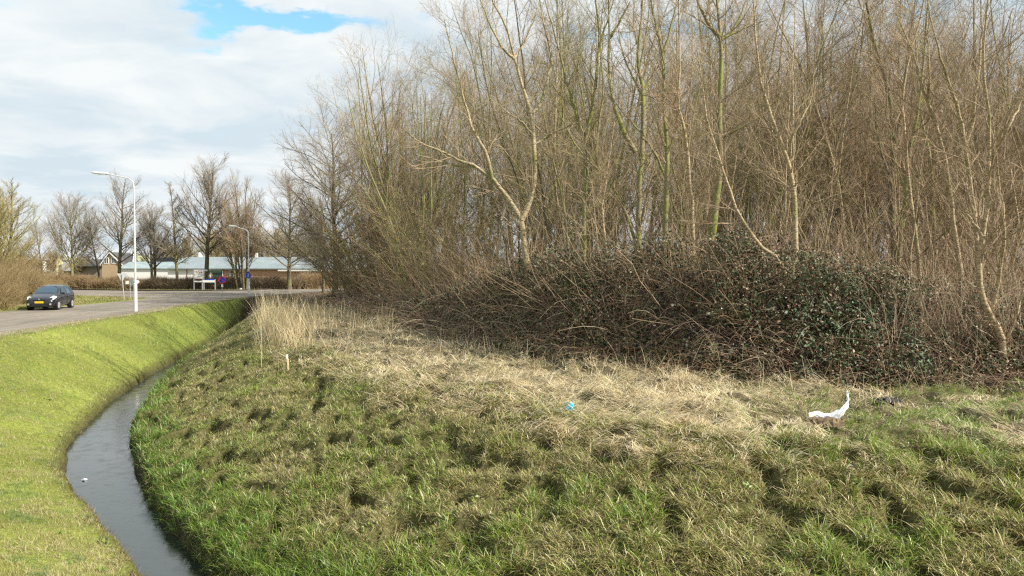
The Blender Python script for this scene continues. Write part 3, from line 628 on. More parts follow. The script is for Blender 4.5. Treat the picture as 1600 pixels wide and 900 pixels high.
red_m = plain('russet_dead_twigs', (.17, .085, .045), .75, col2=(.36, .23, .13), scale=1.1)
V, Q = tubes(P[:20000], R[:20000], 3); mesh_obj('russet_twigs', V, Q, None, red_m, thicket); V, Q = tubes(P[20000:], R[20000:], 3); mesh_obj('pale_twigs', V, Q, None, pale_m, thicket)

# big-leaved bramble patch at the front, right of centre
n = 2600; px_ = 1230 + 230 * rng.random(n); s_all = np.linspace(8, 13.9, 400); pp, _n = wb_at(s_all); pxa = 800 + FPX * pp[:, 0] / pp[:, 1]; s = np.interp(px_, pxa, s_all); dep = .15 + 2.4 * rng.random(n)
q, h = mound_pt(s, dep); k = fbm(q[:, 0], h * 1.2, .5, 2, 81) > .50; q, h = q[k], h[k]; n = len(q)
ctr = np.c_[q[:, 0] + rng.normal(size=n) * .1, q[:, 1] - .15 - .2 * rng.random(n), height(q[:, 0], q[:, 1]) + h * (.78 + .25 * rng.random(n)) + .05]
leaves('large_leaves', ctr, .06 + .05 * rng.random(n), pickf(np.array([.03, .06, .02]), np.array([.085, .14, .055]), rng.random(n) ** 1.5), lmat, .6, thicket)
# broad-leaved weeds dotted over the lawn bank and slope
wx, wy = to_cam(170, 6, 34, 1.3, -.66, .6); z, t, right, d1, wd, cd, par = terrain(wx, wy); m = off_road(wx, wy) & (d1 > .3) & (cd < -.5); wx, wy = wx[m], wy[m]; nw = len(wx); k = 11
cx_ = np.repeat(wx, k) + rng.normal(size=nw * k) * .05; cy_ = np.repeat(wy, k) + rng.normal(size=nw * k) * .05
leaves('weed_leaves', np.c_[cx_, cy_, height(cx_, cy_) + .045 + .04 * rng.random(nw * k)], .035 + .045 * rng.random(nw * k), pickf(np.array([.14, .19, .03]), np.array([.24, .30, .06]), rng.random(nw * k)), gmat, .5)['kind'] = 'stuff'

x, y = to_cam(60000, 8, 60, 1.2, -0.55, .1); z, t, right, d1, wd, cd, par = terrain(x, y)
m = (~right) & (d1 < .75 * fbm(x, y, .35, 2, 15)) & (par > 3); x, y = x[m], y[m]; n = len(x)
g10 = blades('water_edge_stubble', np.stack([x, y, height(x, y)], 1), rng.random(n) * 6.283, .06 + .16 * rng.random(n) ** 2, .009 * (1 + y / 30), .3 + 1.0 * rng.random(n), .8 * rng.random(n), pick([(.13, .085, .04), (.26, .18, .09), (.08, .055, .03), (.15, .16, .05)], [3, 2, 2, 1], n), 2, gmat); tag(g10, kind='stuff')
# ------------------------------------------------------------------ trees
def unit(v): return v / (np.linalg.norm(v, axis=-1, keepdims=True) + 1e-9)
def walk(st, d, Ls, seg, wig, up):
    P = [st]; n = len(st); up = np.broadcast_to(up, (n,)) if not np.isscalar(up) else np.full(n, up)
    for k in range(seg):
        d = unit(d + rng.normal(size=(n, 3)) * wig + np.array([0, 0, 1.0]) * up[:, None]); P.append(P[-1] + d * (Ls / seg)[:, None])
    return np.stack(P, 1)
def spawn(P, R, Lp, per, t0, t1, ang, angsd, lr, shape, rr, rmin, rmax, seg, wig, up, jl=.3):
    """children along each parent path"""
    n, S1 = P.shape[:2]; S = S1 - 1
    t = t0 + (t1 - t0) * (np.arange(per)[None] + rng.random((n, per))) / per
    pi = np.repeat(np.arange(n), per); t = t.ravel(); f = np.clip(t * S, 0, S - 1e-4); i = f.astype(int); g = (f - i)[:, None]
    st = P[pi, i] * (1 - g) + P[pi, i + 1] * g; pd = unit(P[pi, i + 1] - P[pi, i]); pr = R[pi, i] * (1 - g[:, 0]) + R[pi, i + 1] * g[:, 0]
    a = rng.normal(size=st.shape); a = unit(a - pd * (a * pd).sum(1, keepdims=True))
    # golden-angle-ish spread: alternate sides
    th = np.radians(ang + rng.normal(size=len(t)) * angsd)[:, None]; d = unit(pd * np.cos(th) + a * np.sin(th))
    Ls = Lp[pi] * lr * shape(t) * (1 - jl + 2 * jl * rng.random(len(t)))
    C = walk(st, d, Ls, seg, wig, up); r0 = np.clip(pr * rr, rmin, rmax)
    Rc = r0[:, None] * np.linspace(1, .35, seg + 1)[None]
    return C, Rc, Ls
def tree_mesh(kind, paths_trunk, paths_crown, bark, twig, root, nm='trunk'):
    def merge(lst):
        Vs, Qs, o = [], [], 0
        for P, R, sd in lst:
            V, Q = tubes(P, R, sd); Vs.append(V); Qs.append(Q + o); o += len(V)
        return np.concatenate(Vs), np.concatenate(Qs)
    V, Q = merge(paths_trunk); mesh_obj('trunk', V, Q, None, bark, root, smooth=True)
    V, Q = merge(paths_crown); mesh_obj('crown', V, Q, None, twig, root)
def gen_tree(root, H, r0, cfg, bark, twig, stems=1, lean=.1, spread=.25):
    st = np.zeros((stems, 3)); az = rng.random() * 6.28 + np.arange(stems) * 6.283 / max(stems, 1); ln = lean if stems == 1 else lean + .12
    if stems > 1: st[:, 0] = np.cos(az) * spread; st[:, 1] = np.sin(az) * spread
    st[:, 2] = -.2
    d = unit(np.c_[np.cos(az) * ln * rng.random(stems), np.sin(az) * ln * rng.random(stems), np.ones(stems)]); Ls = H * (.8 + .25 * rng.random(stems)); Ls[0] = H
    P = walk(st, d, Ls, cfg.get('seg0', 12), cfg.get('wig0', .06), cfg.get('up0', .02)); R = (r0 * (Ls / H))[:, None] * np.linspace(1, .12, P.shape[1])[None] ** .9
    R[:, 0] *= 1.25
    tr = [(P, R, 7)]; cw_ = []; cur = (P, R, Ls)
    for k, c in enumerate(cfg['lv']):
        C_, Rc, Lc = spawn(*cur, **c)
        (tr if k < cfg.get('limbs', 1) else cw_).append((C_, Rc, 4 if k < 1 else 3)); cur = (C_, Rc, Lc)
    tree_mesh(None, tr, cw_, bark, twig, root)
bark_olive = bark_mat('mossy_bark', (.12, .10, .055), (.30, .26, .155), (.19, .215, .05), .55)
bark_tan = bark_mat('tan_bark', (.17, .12, .07), (.46, .37, .23), (.16, .17, .06), .12)
bark_dark = bark_mat('dark_bark', (.07, .058, .04), (.16, .135, .09), (.13, .14, .04), .38, rings=False)
twig_brown = plain('brown_twigs', (.21, .155, .095), .75, col2=(.40, .305, .195), scale=.5, spec=.2)
twig_olive = plain('olive_twigs', (.17, .145, .07), .75, col2=(.32, .275, .145), scale=.5, spec=.2)
twig_grey = plain('grey_twigs', (.19, .16, .125), .8, col2=(.32, .275, .215), scale=.4, spec=.2)
twig_red = plain('russet_twigs', (.22, .145, .09), .75, col2=(.40, .28, .18), scale=.5, spec=.2)

lin = lambda a, b: (lambda t: a + (b - a) * t)
def wood_cfg(dens=1.0, tw=.006):
    return dict(wig0=.07, up0=.03, limbs=1, lv=[
        dict(per=int(17 * dens), t0=.16, t1=.98, ang=38, angsd=12, lr=.33, shape=lin(1.2, .5), rr=.45, rmin=.010, rmax=.05, seg=6, wig=.11, up=.10),
        dict(per=int(10 * dens), t0=.12, t1=.98, ang=40, angsd=14, lr=.50, shape=lin(1.1, .6), rr=.5, rmin=tw * .8, rmax=.015, seg=4, wig=.12, up=.06),
        dict(per=int(12 * dens), t0=.06, t1=1.0, ang=38, angsd=14, lr=.55, shape=lin(1.1, .7), rr=.6, rmin=tw * .5, rmax=.005, seg=3, wig=.14, up=.05)])
# variants of the woodland trees
wood_pos = []
def in_wood(x, y, lo=.8):
    d, s, _ = seg_dist(np.array([x]), np.array([y]), WB); return s[0] < 0 and d[0] > lo
wood_src = []
for k in range(9):
    e = empty('woodland_tree', (0, 0, 0)); stems = [1, 2, 3, 1, 2, 1, 2, 3, 1][k]
    gen_tree(e, 12.5 + rng.random() * 1.5, .085 + .035 * rng.random(), wood_cfg([1, .8, .68, 1.05, .85, 1, .8, .7, 1][k]), [bark_olive, bark_tan, bark_olive, bark_olive, bark_dark, bark_tan, bark_olive, bark_tan, bark_olive][k],
             [twig_brown, twig_red, twig_olive, twig_brown, twig_brown, twig_olive, twig_red, twig_brown, twig_olive][k], stems, .16, .3)
    wood_src.append(e)
BACK = ('slender bare tree standing among many like it in the wood', 'tree', 'slender bare trees filling the wood behind the brambles')
first = set()
def put_wood(px, Y, s, k=None, lab=BACK):
    k = rng.integers(len(wood_src)) if k is None else k
    x_ = A(px, 415, Y)[0]; z_ = 0.0
    if k not in first: o = wood_src[k]; first.add(k); o.location = (x_, Y, z_); o.rotation_euler = (0, 0, rng.random() * 6.28); o.scale = (s, s, s)
    else: o = copy_tree(wood_src[k], (x_, Y, z_), rng.random() * 6.28, s)
    tag(o, *lab); o['_v'] = int(k); o['_px'] = float(px); return o
# skyline of the wood in photo pixels (top y at px)
SKY = [(520, 300), (560, 185), (600, 160), (640, 120), (680, 88), (730, 50), (780, 25), (900, 15), (1100, 0), (1400, 5), (1600, 0), (2000, 0)]
def h_sky(px, Y): return CH + (415 - np.interp(px, [q[0] for q in SKY], [q[1] for q in SKY])) / FPX * Y
cnt = 0; tries = 0; placed = []; front = []
while cnt < 150 and tries < 6000:
    tries += 1
    px = 590 + 1190 * rng.random() ** 1.15; Y = 24 + (78 - 24) * rng.random() ** 1.0
    x_ = (px - 800) / FPX * Y
    if not in_wood(x_, Y, 2.2 if px < 700 else 6.5): continue
    if any((x_ - a) ** 2 + (Y - b) ** 2 < (1.55 if Y < 40 else 1.9) ** 2 for a, b in placed): continue
    hh = h_sky(px, Y); 
    if hh > 19: hh = 19
    if hh < 5: continue
    placed.append((x_, Y)); wo_ = put_wood(px, Y, hh / 13.2 * (.84 + .24 * rng.random())); cnt += 1
    if Y < 33: front.append(wo_)
for px, Y, s in ((598, 70, .95), (606, 66, 1.05), (618, 60, 1.0), (632, 64, 1.25), (646, 55, 1.08), (664, 60, 1.25)): put_wood(px, Y, s)

# hero trees traced as limbs in photo pixels at a depth
def hero(name, label, Y, limbs, bark, twig, base_r, twl=1.0, dens=1.0, cat='tree', tw=.0055, zb=None):
    P0 = A(*limbs[0][0], Y); base = np.array([P0[0], P0[1], 0.0]); r = empty(name, tuple(base), 0, label, cat)
    tr, cr_ = [], []; par = []
    dep_seed = rng.random() * 10
    for li, limb in enumerate(limbs):
        rs = limb[-1] if isinstance(limb[-1], float) else .6; pts = [q for q in limb if not isinstance(q, float)]
        # smooth the trace (Catmull-Rom style resample) with depth drift shared by nearby pixels
        W3 = np.array([A(px, py, Y + (0 if li == 0 else 1) * (fbm(px, py, 160, 2, dep_seed) - .5) * 2.6 * min(1, abs(py - limbs[0][-2 if isinstance(limbs[0][-1], float) else -1][1]) / 150)) for px, py in pts])
        if li == 0: W3 = np.vstack([[W3[0][0], W3[0][1], -.2], W3]) if W3[0][2] > .3 else W3
        m = len(W3); tt = np.linspace(0, m - 1, 17); i = np.clip(tt.astype(int), 0, m - 2); f = (tt - i)[:, None]
        p0 = W3[np.maximum(i - 1, 0)]; p1 = W3[i]; p2 = W3[i + 1]; p3 = W3[np.minimum(i + 2, m - 1)]
        path = .5 * ((2 * p1) + (-p0 + p2) * f + (2 * p0 - 5 * p1 + 4 * p2 - p3) * f ** 2 + (-p0 + 3 * p1 - 3 * p2 + p3) * f ** 3)
        path[1:-1] += rng.normal(size=(15, 3)) * .012
        ra = 1.12 * base_r * (1 if li == 0 else rs); rb = ra * (.55 if li == 0 and len(limbs) > 1 and limbs[0][-1] == .99 else .18)
        R = np.linspace(ra, max(rb, .008), 17); path = path - base
        tr.append((path[None], R[None], 7)); Ls = np.linalg.norm(np.diff(path, axis=0), axis=1).sum()
        par.append((path[None], R[None], np.array([Ls])))
    for li, (P, R, Ls) in enumerate(par):
        c1 = spawn(P, R, Ls, per=max(4, int(Ls[0] * 2.1 * dens)), t0=.35 if li == 0 else .1, t1=1.0, ang=40, angsd=14, lr=1.0, shape=lambda t: (1.9 * twl / Ls[0]) * (1.05 - .45 * t), rr=.4, rmin=.008, rmax=.022, seg=6, wig=.13, up=.09)
        c2 = spawn(*c1, per=max(3, int(7 * dens)), t0=.12, t1=1, ang=38, angsd=14, lr=.5, shape=lin(1.1, .6), rr=.55, rmin=tw, rmax=.012, seg=4, wig=.12, up=.06)
        c3 = spawn(*c2, per=4, t0=.1, t1=1, ang=36, angsd=14, lr=.5, shape=lin(1.1, .7), rr=.6, rmin=tw * .6, rmax=.006, seg=3, wig=.13, up=.05)
        cr_ += [(c1[0], c1[1], 4), (c2[0], c2[1], 3), (c3[0], c3[1], 3)]
    tree_mesh(None, tr, cr_, bark, twig, r); return r
bark_fork = bark_mat('fork_bark', (.16, .13, .075), (.46, .38, .24), (.17, .18, .06), .3)
hero('forked_tree', 'bare tree whose short pale trunk forks into two wide green limbs above the brambles', 29,
     [[(826, 440), (820, 385), (815, 342), .99],
      [(815, 344), (790, 305), (765, 275), (740, 258), (715, 250), (690, 237), (655, 222), (625, 195), .62],
      [(768, 278), (760, 240), (740, 205), (726, 160), (716, 120), (705, 75), (694, 30), .5],
      [(745, 262), (700, 256), (665, 245), (640, 240), .3],
      [(760, 240), (775, 215), (790, 205), .25],
      [(815, 344), (829, 310), (835, 270), (834, 220), (828, 175), (815, 130), (803, 85), (790, 40), (770, 0), (758, -40), .72],
      [(830, 178), (846, 160), (856, 120), (862, 90), (850, 40), (838, -30), .5],
      [(803, 92), (782, 70), (762, 30), (748, -10), .4], [(804, 90), (822, 60), (838, 20), .35], [(836, 215), (815, 190), (800, 180), (760, 150), .3], [(836, 225), (870, 205), (900, 192), (930, 180), .3]],
     bark_fork, twig_brown, .135, 1.0, .8)
hero('v_shaped_tree', 'bare tree with two upright green stems parting low, just right of the wide forked tree', 30,
     [[(912, 430), (913, 330), (914, 262), (915, 215), .99], [(915, 218), (925, 170), (931, 130), (936, 60), (930, 0), (926, -40), .75], [(915, 218), (900, 178), (886, 130), (868, 60), (848, -10), .7], [(936, 70), (950, 30), (958, 0), .4], [(886, 135), (905, 90), (908, 40), .35]],
     bark_olive, twig_olive, .10)
hero('curved_stem_tree', 'bare mossy tree with one stem sweeping left and back upright from a shared foot', 29,
     [[(997, 430), (997, 350), (999, 280), (1003, 250), .99], [(1003, 250), (1005, 150), (997, 90), (1002, 30), (1006, -40), .8], [(993, 238), (972, 200), (957, 150), (951, 100), (952, 40), (950, -40), .8],
      [(1036, 268), (1020, 235), (1000, 206), (970, 172), (955, 150), .4], [(1005, 140), (1025, 110), (1035, 90), .4], [(952, 60), (970, 30), (985, 0), .45], [(1004, 150), (975, 90), (965, 40), .4]],
     bark_olive, twig_brown, .115)
hero('tall_straight_tree', 'tall thin straight bare tree with mossy lower stem, left of the russet leaning stems', 28,
     [[(1038, 430), (1040, 300), (1042, 230), (1036, 150), (1035, 85), (1022, 30), (1012, -40)], [(1036, 90), (1048, 40), (1060, 0), .5], [(1040, 240), (1060, 215), (1110, 190), .3]], bark_olive, twig_brown, .105)
hero('russet_stem_tree', 'slim tan stem rising from the bramble crest with a slight kink halfway', 25.5,
     [[(1083, 425), (1082, 340), (1078, 290), (1070, 200), (1060, 170), (1062, 110), (1060, 0), (1058, -30)], [(1076, 415), (1068, 350), (1062, 300), .5], [(1088, 420), (1104, 340), (1108, 280), .5]], bark_tan, twig_red, .075)
hero('pale_straight_tree', 'thickest pale straight trunk in the wood with green mossy top, forking high', 27,
     [[(1108, 430), (1113, 360), (1120, 310), (1126, 250), (1124, 180), (1127, 100), (1126, 55), (1121, 0), (1117, -40)], [(1125, 58), (1106, 35), (1090, 0), (1080, -30), .5], [(1127, 62), (1150, 40), (1168, -5), .45], [(1128, 215), (1150, 203), (1175, 190), .3], [(1127, 62), (1162, 45), (1200, 30), .3]],
     bark_olive, twig_brown, .145)
hero('arched_sapling', 'long tan stem arching up leftwards from beside a low forked trunk', 22,
     [[(1230, 430), (1190, 388), (1160, 345), (1142, 300), (1122, 240), (1103, 182), (1097, 130), (1090, 80)], [(1142, 300), (1150, 250), (1152, 210), .4]], bark_tan, twig_brown, .055)
hero('ringed_tree', 'tan ringed trunk growing out of the ivy crest, bending left near its top', 22,
     [[(1236, 440), (1244, 390), (1243, 340), (1240, 300), (1232, 256), (1211, 200), (1195, 150), (1186, 110), (1180, 40), (1176, -20)], [(1233, 256), (1238, 215), (1252, 188), (1268, 150), (1275, 80), .5], [(1243, 345), (1262, 322), (1290, 300), .35], [(1243, 395), (1236, 370), .3], [(1241, 300), (1215, 280), (1180, 262), .3]],
     bark_tan, twig_brown, .085)
hero('dark_trunk_tree', 'dark mossy straight trunk standing behind the tan saplings', 29,
     [[(1402, 480), (1398, 400), (1393, 300), (1396, 230), (1390, 150), (1370, 80), (1356, 20), (1345, -30)], [(1396, 235), (1412, 160), (1418, 80), (1430, 0), .6], [(1394, 290), (1372, 215), (1366, 140), .4]], bark_dark, twig_brown, .14)
hero('twin_stem_sapling', 'slim sapling with crossing twin stems in front of the dark trunk', 23.5,
     [[(1446, 560), (1438, 440), (1425, 330), (1415, 230), (1410, 160), (1421, 90), (1440, 20), (1448, -30)], [(1425, 480), (1424, 400), (1432, 330), (1440, 250), (1455, 180), .5]], bark_tan, twig_red, .065)
hero('leaning_ringed_tree', 'ringed tan trunk leaning left over the thicket, topped by a straight shoot', 22.5,
     [[(1514, 560), (1500, 430), (1490, 350), (1482, 280), (1470, 220), (1450, 160), (1436, 120), (1426, 80), (1400, 20)], [(1452, 160), (1453, 110), (1448, 50), (1450, -10), .4], [(1488, 300), (1505, 280), (1530, 265), .3]], bark_tan, twig_brown, .075)
hero('double_stem_tree', 'tan tree with two parallel upright stems meeting low in the thicket', 22,
     [[(1545, 560), (1530, 420), (1522, 330), (1508, 228), .99], [(1508, 228), (1500, 180), (1480, 120), (1462, 60), (1450, 0), .7], [(1508, 228), (1520, 190), (1528, 120), (1534, 50), (1530, -30), .75], [(1524, 340), (1512, 300), (1506, 250), .4]], bark_tan, twig_brown, .075)
hero('crooked_edge_tree', 'crooked multi-stemmed tree at the wood edge with bare dark foot beside bright grass', 19.6,
     [[(1568, 594), (1567, 545), (1561, 518), (1546, 490), (1534, 465), (1529, 420), (1536, 370), (1541, 320), (1546, 250), (1546, 180), (1536, 110), (1541, 40), (1546, -30)],
      [(1552, 592), (1536, 560), (1532, 530), (1540, 508), (1549, 496), .75], [(1547, 493), (1560, 440), (1569, 360), (1560, 280), (1551, 190), .6], [(1546, 250), (1575, 200), (1595, 160), (1610, 100), .4], [(1536, 370), (1510, 330), (1490, 300), .35], [(1567, 545), (1585, 500), (1600, 450), .5]],
     bark_tan, twig_brown, .095)
hero('edge_sapling', 'thin stick-like sapling standing in the brambles below the curved mossy tree', 26,
     [[(950, 470), (948, 395), (941, 330), (943, 310), (952, 250), (960, 190)], [(943, 330), (925, 290), (915, 250), .5], [(946, 390), (930, 350), (905, 300), .4]], bark_tan, twig_brown, .055)
hero('slanting_branch_tree', 'bare tree with long thin green limbs slanting left at mid height', 33,
     [[(1000, 420), (985, 350), (962, 300), (935, 265), (905, 235), (880, 190), (860, 150)], [(930, 262), (935, 200), (942, 140), (938, 60), (944, 0), .7], [(880, 190), (878, 120), (882, 60), .5]], bark_olive, twig_olive, .08)

# hazel and willow shrubs along the left edge and inside the wood
shrub_src = []
for k in range(4):
    e = empty('hazel_shrub', (0, 0, 0)); st = 11; 
    gen_tree(e, 5.2, .028, dict(wig0=.09, up0=-.01, limbs=0, seg0=8, lv=[
        dict(per=9, t0=.15, t1=.98, ang=32, angsd=12, lr=.34, shape=lin(1.2, .5), rr=.5, rmin=.006, rmax=.014, seg=4, wig=.12, up=.05),
        dict(per=7, t0=.1, t1=1, ang=38, angsd=14, lr=.5, shape=lin(1.1, .6), rr=.6, rmin=.004, rmax=.008, seg=3, wig=.12, up=.03)]), bark_olive, [twig_red, twig_olive, twig_brown, twig_olive][k], st, .75, .35)
    cv = np.empty(len(e.children[1].data.vertices) * 3, np.float32); e.children[1].data.vertices.foreach_get('co', cv); cv = cv.reshape(-1, 3)
    sel = cv[rng.integers(len(cv), size=1500)] + rng.normal(size=(1500, 3)) * .02; sel = sel[sel[:, 2] < 4.2]
    leaves('withered_leaves', sel, .035 + .04 * rng.random(len(sel)), pick([(.30, .22, .08), (.22, .15, .06), (.38, .30, .12)], [2, 1, 1], len(sel)), lmat, 1.2, e)
    shrub_src.append(e)
SHR = ('dense brown many-stemmed shrub mixed among the wood edge trees', 'shrub', 'brown many-stemmed shrubs under the bare trees')
sf = set()
def put_shrub(px, Y, s, k=None, lab=SHR):
    k = rng.integers(4) if k is None else k; x_ = (px - 800) / FPX * Y
    if k not in sf: sf.add(k); o = shrub_src[k]; o.location = (x_, Y, 0); o.rotation_euler = (0, 0, rng.random() * 6.28); o.scale = (s, s, s)
    else: o = copy_tree(shrub_src[k], (x_, Y, 0), rng.random() * 6.28, s)
    return tag(o, *lab)
for px, Y, s in ((533, 74, 1.4), (545, 70, 1.5), (560, 66, 1.6), (548, 77, 1.9), (575, 63, 1.5), (590, 66, 1.9), (600, 59, 1.4), (625, 55, 1.5), (615, 62, 2.0), (650, 51, 1.4), (640, 58, 1.9), (675, 48, 1.5), (690, 54, 1.8), (700, 46, 1.3),
                 (725, 43, 1.3), (745, 47, 1.5), (770, 41, 1.2), (800, 44, 1.3), (850, 38, 1.1), (880, 42, 1.3), (950, 37, 1.1), (1020, 37, 1.1), (1160, 35, 1.1), (1290, 33, 1.0), (1400, 31, .9),
                 (1450, 27, .8), (1495, 24.5, .55), (1530, 23, .6), (1590, 22.5, .7), (1570, 26, .9), (1630, 24, .9), (1500, 30, 1.0), (1580, 31, 1.1)):
    put_shrub(px, Y, s)
# fine undergrowth twigs inside the wood, uncountable
n = 13000; px = 540 + rng.random(n) * 1150; Y = 22 + 48 * rng.random(n) ** 1.2; x_ = (px - 800) / FPX * Y
d, s_, _ = seg_dist(x_, Y, WB); m = (s_ < 0) & (d > 1.6); x_, Y = x_[m], Y[m]; n = len(x_)
az = rng.random(n) * 6.283; ln = .35 + .5 * rng.random(n); dv = unit(np.c_[np.cos(az) * ln, np.sin(az) * ln, np.ones(n)])
P = walk(np.c_[x_, Y, np.zeros(n)], dv, 1.6 + 4.4 * rng.random(n) ** 1.3, 6, .12, -.02); R = (.006 + .006 * rng.random(n))[:, None] * np.linspace(1, .4, 7)[None] * (1 + Y[:, None] / 90)
V, Q = tubes(P, R, 3); o = mesh_obj('undergrowth', V, Q, None, twig_brown); o['kind'] = 'stuff'
C_ = spawn(P, R, np.full(n, 2.2), per=4, t0=.3, t1=1, ang=38, angsd=12, lr=.4, shape=lin(1.1, .7), rr=.6, rmin=.004, rmax=.007, seg=3, wig=.12, up=.02)
V, Q = tubes(C_[0], C_[1], 3); o2 = mesh_obj('undergrowth_twigs', V, Q, None, twig_red, o)

# ------------------------------------------------------------------ roadside trees (about 100 m away)
def oval_cfg(n1, lr, ang, up, shape, t0=.22, tw=.010, n2=8, n3=6, wig=.05, up0=.0):
    n1 = int(n1 * 1.45); n2 += 3; n3 += 3; wig *= .7; up *= .75
    return dict(wig0=.035, up0=up0, limbs=1, seg0=12, lv=[
        dict(per=n1, t0=t0, t1=.98, ang=ang, angsd=8, lr=lr, shape=shape, rr=.40, rmin=.020, rmax=.08, seg=7, wig=wig, up=up, jl=.10),
        dict(per=n2, t0=.15, t1=.98, ang=36, angsd=10, lr=.40, shape=lin(1.1, .6), rr=.55, rmin=tw, rmax=.035, seg=4, wig=.10, up=.07),
        dict(per=n3, t0=.1, t1=1, ang=36, angsd=13, lr=.55, shape=lin(1.1, .7), rr=.6, rmin=tw * .55, rmax=.015, seg=3, wig=.12, up=.05)])
def road_tree(label, px, ytop, Y, cfg, r0, stems=1, bark=bark_dark, twig=twig_grey, lean=.03, spread=.3, name='roadside_tree', group=None):
    p = A(px, 415, Y); H = A(px, ytop, Y)[2]; e = empty(name, (p[0], Y, 0), 0, label, 'tree', group)
    gen_tree(e, H * .97, r0, cfg, bark, twig, stems, lean, spread); return e
ov = lambda t: np.maximum(np.sin(np.clip(t * 1.02 + .14, 0, 1) * math.pi) ** .6, .42 * (1.25 - .6 * t))
up_t = lin(1.25, .42)
grp = None
road_tree('low round grey tree with steeply rising fan of fine branches behind the car', 113, 316, 100, oval_cfg(34, .62, 46, .12, lin(1.2, .35), .2, n2=10), .20, twig=twig_grey, bark=bark_olive)
road_tree('thin dark tree just left of the tallest tree by the brick house', 156, 320, 104, oval_cfg(20, .28, 50, .06, ov, .25), .16)
road_tree('tall open tree in front of the brick house roof', 186, 278, 100, oval_cfg(26, .40, 52, .07, up_t, .25), .26)
road_tree('short double-trunked dark tree between lamp post and mossy slim tree', 240, 326, 100, oval_cfg(20, .52, 44, .07, up_t, .22), .20, stems=2, lean=.22, spread=.5)
road_tree('slim tree with bright moss along its upright trunk', 277, 277, 99, oval_cfg(28, .20, 55, .05, ov, .2), .20, bark=bark_olive)
road_tree('broad oval bare tree on a thick dark trunk behind the information board', 322, 258, 99, oval_cfg(30, .46, 48, .08, up_t, .25, n2=9), .32)
road_tree('fan-shaped tree splitting into many steep stems above the parking sign', 379, 288, 97, oval_cfg(14, .36, 26, .05, up_t, .2, n2=8), .17, stems=6, lean=.34, spread=.45, twig=twig_brown)
road_tree('cone-shaped bare tree with drooping outer branches in front of the long shed', 452, 276, 97, oval_cfg(34, .52, 62, .06, up_t, .2, n2=9), .28)
road_tree('large dark-limbed tree with arching branches at the left end of the wood', 523, 195, 76, oval_cfg(40, .42, 56, .04, lambda t: 1.15 - .5 * t, .10, tw=.012, n2=11, n3=7, wig=.13), .28, lean=.02, twig=twig_grey)
road_tree('stooping dark tree low beside the large arching tree', 505, 350, 88, oval_cfg(16, .6, 65, -.03, ov, .3), .18)
road_tree('yellow-green willow-like tree at the picture edge above the roadside bush', 0, 262, 78, oval_cfg(24, .36, 46, .07, ov, .12, tw=.011, n2=8, n3=7), .22, stems=3, lean=.2, bark=bark_olive, twig=plain('willow_twigs', (.24, .195, .08), .7, col2=(.38, .32, .15), scale=.4))
road_tree('second yellow-green willow-like tree further back at the picture edge', -28, 285, 90, oval_cfg(24, .36, 46, .07, ov, .12, n2=8, n3=7), .24, stems=3, lean=.2, bark=bark_olive, twig=bpy.data.materials['willow_twigs'])
road_tree('small grey tree behind the yellow flag and roadside bush', 66, 345, 118, oval_cfg(20, .5, 45, .06, ov, .2), .15)
# distant olive crowns beyond the long shed
ot = plain('distant_twigs', (.22, .175, .09), .8, col2=(.33, .27, .15), scale=.2)
dsrc = []
for k in range(3):
    e = empty('distant_tree', (0, 0, 0)); gen_tree(e, 12, .25, oval_cfg(26, .42, 50, .06, ov, .12, tw=.035, n2=8, n3=7), bark_dark, ot, 2, .2, .5); dsrc.append(e)
used = set()
for j, (px, yt) in enumerate([(215, 392), (262, 372), (292, 362), (335, 352), (352, 360), (374, 356), (396, 362), (418, 352), (438, 358), (462, 362), (484, 368), (505, 372), (85, 388), (130, 396), (535, 365), (30, 390)]):
    k = j % 3; Y = 185 + rng.random() * 30; s = A(px, yt, Y)[2] / 12.4; x_ = A(px, 415, Y)[0]
    if k not in used: used.add(k); o = dsrc[k]; o.location = (x_, Y, 0); o.scale = (s, s, s)
    else: o = copy_tree(dsrc[k], (x_, Y, 0), rng.random() * 6, s)
    DL = {215: 'low distant tree above the lime cladding', 262: 'distant olive tree behind the double-trunked tree', 292: 'distant olive tree behind the slim mossy tree', 335: 'distant olive tree touching the broad oval tree',
          374: 'distant olive tree directly behind the fan-shaped tree', 418: 'tall distant olive tree between fan-shaped and cone-shaped trees', 462: 'distant olive tree directly behind the cone-shaped tree',
          505: 'distant olive tree behind the stooping dark tree', 85: 'small distant tree behind the yellow flag', 130: 'low distant tree beyond the dark-roofed barn', 30: 'small distant tree behind the willow-like tree'}
    tag(o, DL.get(px, 'hazy olive bare tree far beyond the long metal-roofed shed'), 'tree', 'distant bare trees beyond the buildings')

# labels for the woodland trees that stand just behind a traced tree
VAR = ['mossy single-stemmed', 'tan twin-stemmed', 'mossy three-stemmed', 'olive single-stemmed', 'dark twin-stemmed', 'tan single-stemmed', 'mossy twin-stemmed', 'tan three-stemmed', 'olive slim-stemmed']
HX = [(700, 'the left limb of the wide forked tree'), (818, 'the pale trunk of the wide forked tree'), (913, 'the upright tree parting low'), (997, 'the tree with one stem sweeping sideways'), (1040, 'the tall thin straight tree'), (1083, 'the slim tan stem on the bramble crest'),
      (1125, 'the thickest pale straight trunk'), (1240, 'the tan ringed trunk'), (1300, 'the gap between ringed trunk and dark trunk'), (1398, 'the dark mossy trunk'), (1440, 'the sapling with crossing stems'), (1490, 'the leaning ringed trunk'), (1550, 'the crooked tree at the wood edge')]
seen_l = set()
for o in sorted(front, key=lambda o: o.location.y):
    h_ = min(HX, key=lambda q: abs(q[0] - o['_px'])); lb = VAR[o['_v']] + ' bare tree just behind ' + h_[1]
    if abs(h_[0] - o['_px']) < 60 and lb not in seen_l: o['label'] = lb; seen_l.add(lb)
for o in sc.objects:
    for k_ in ('_v', '_px'):
        if k_ in o: del o[k_]
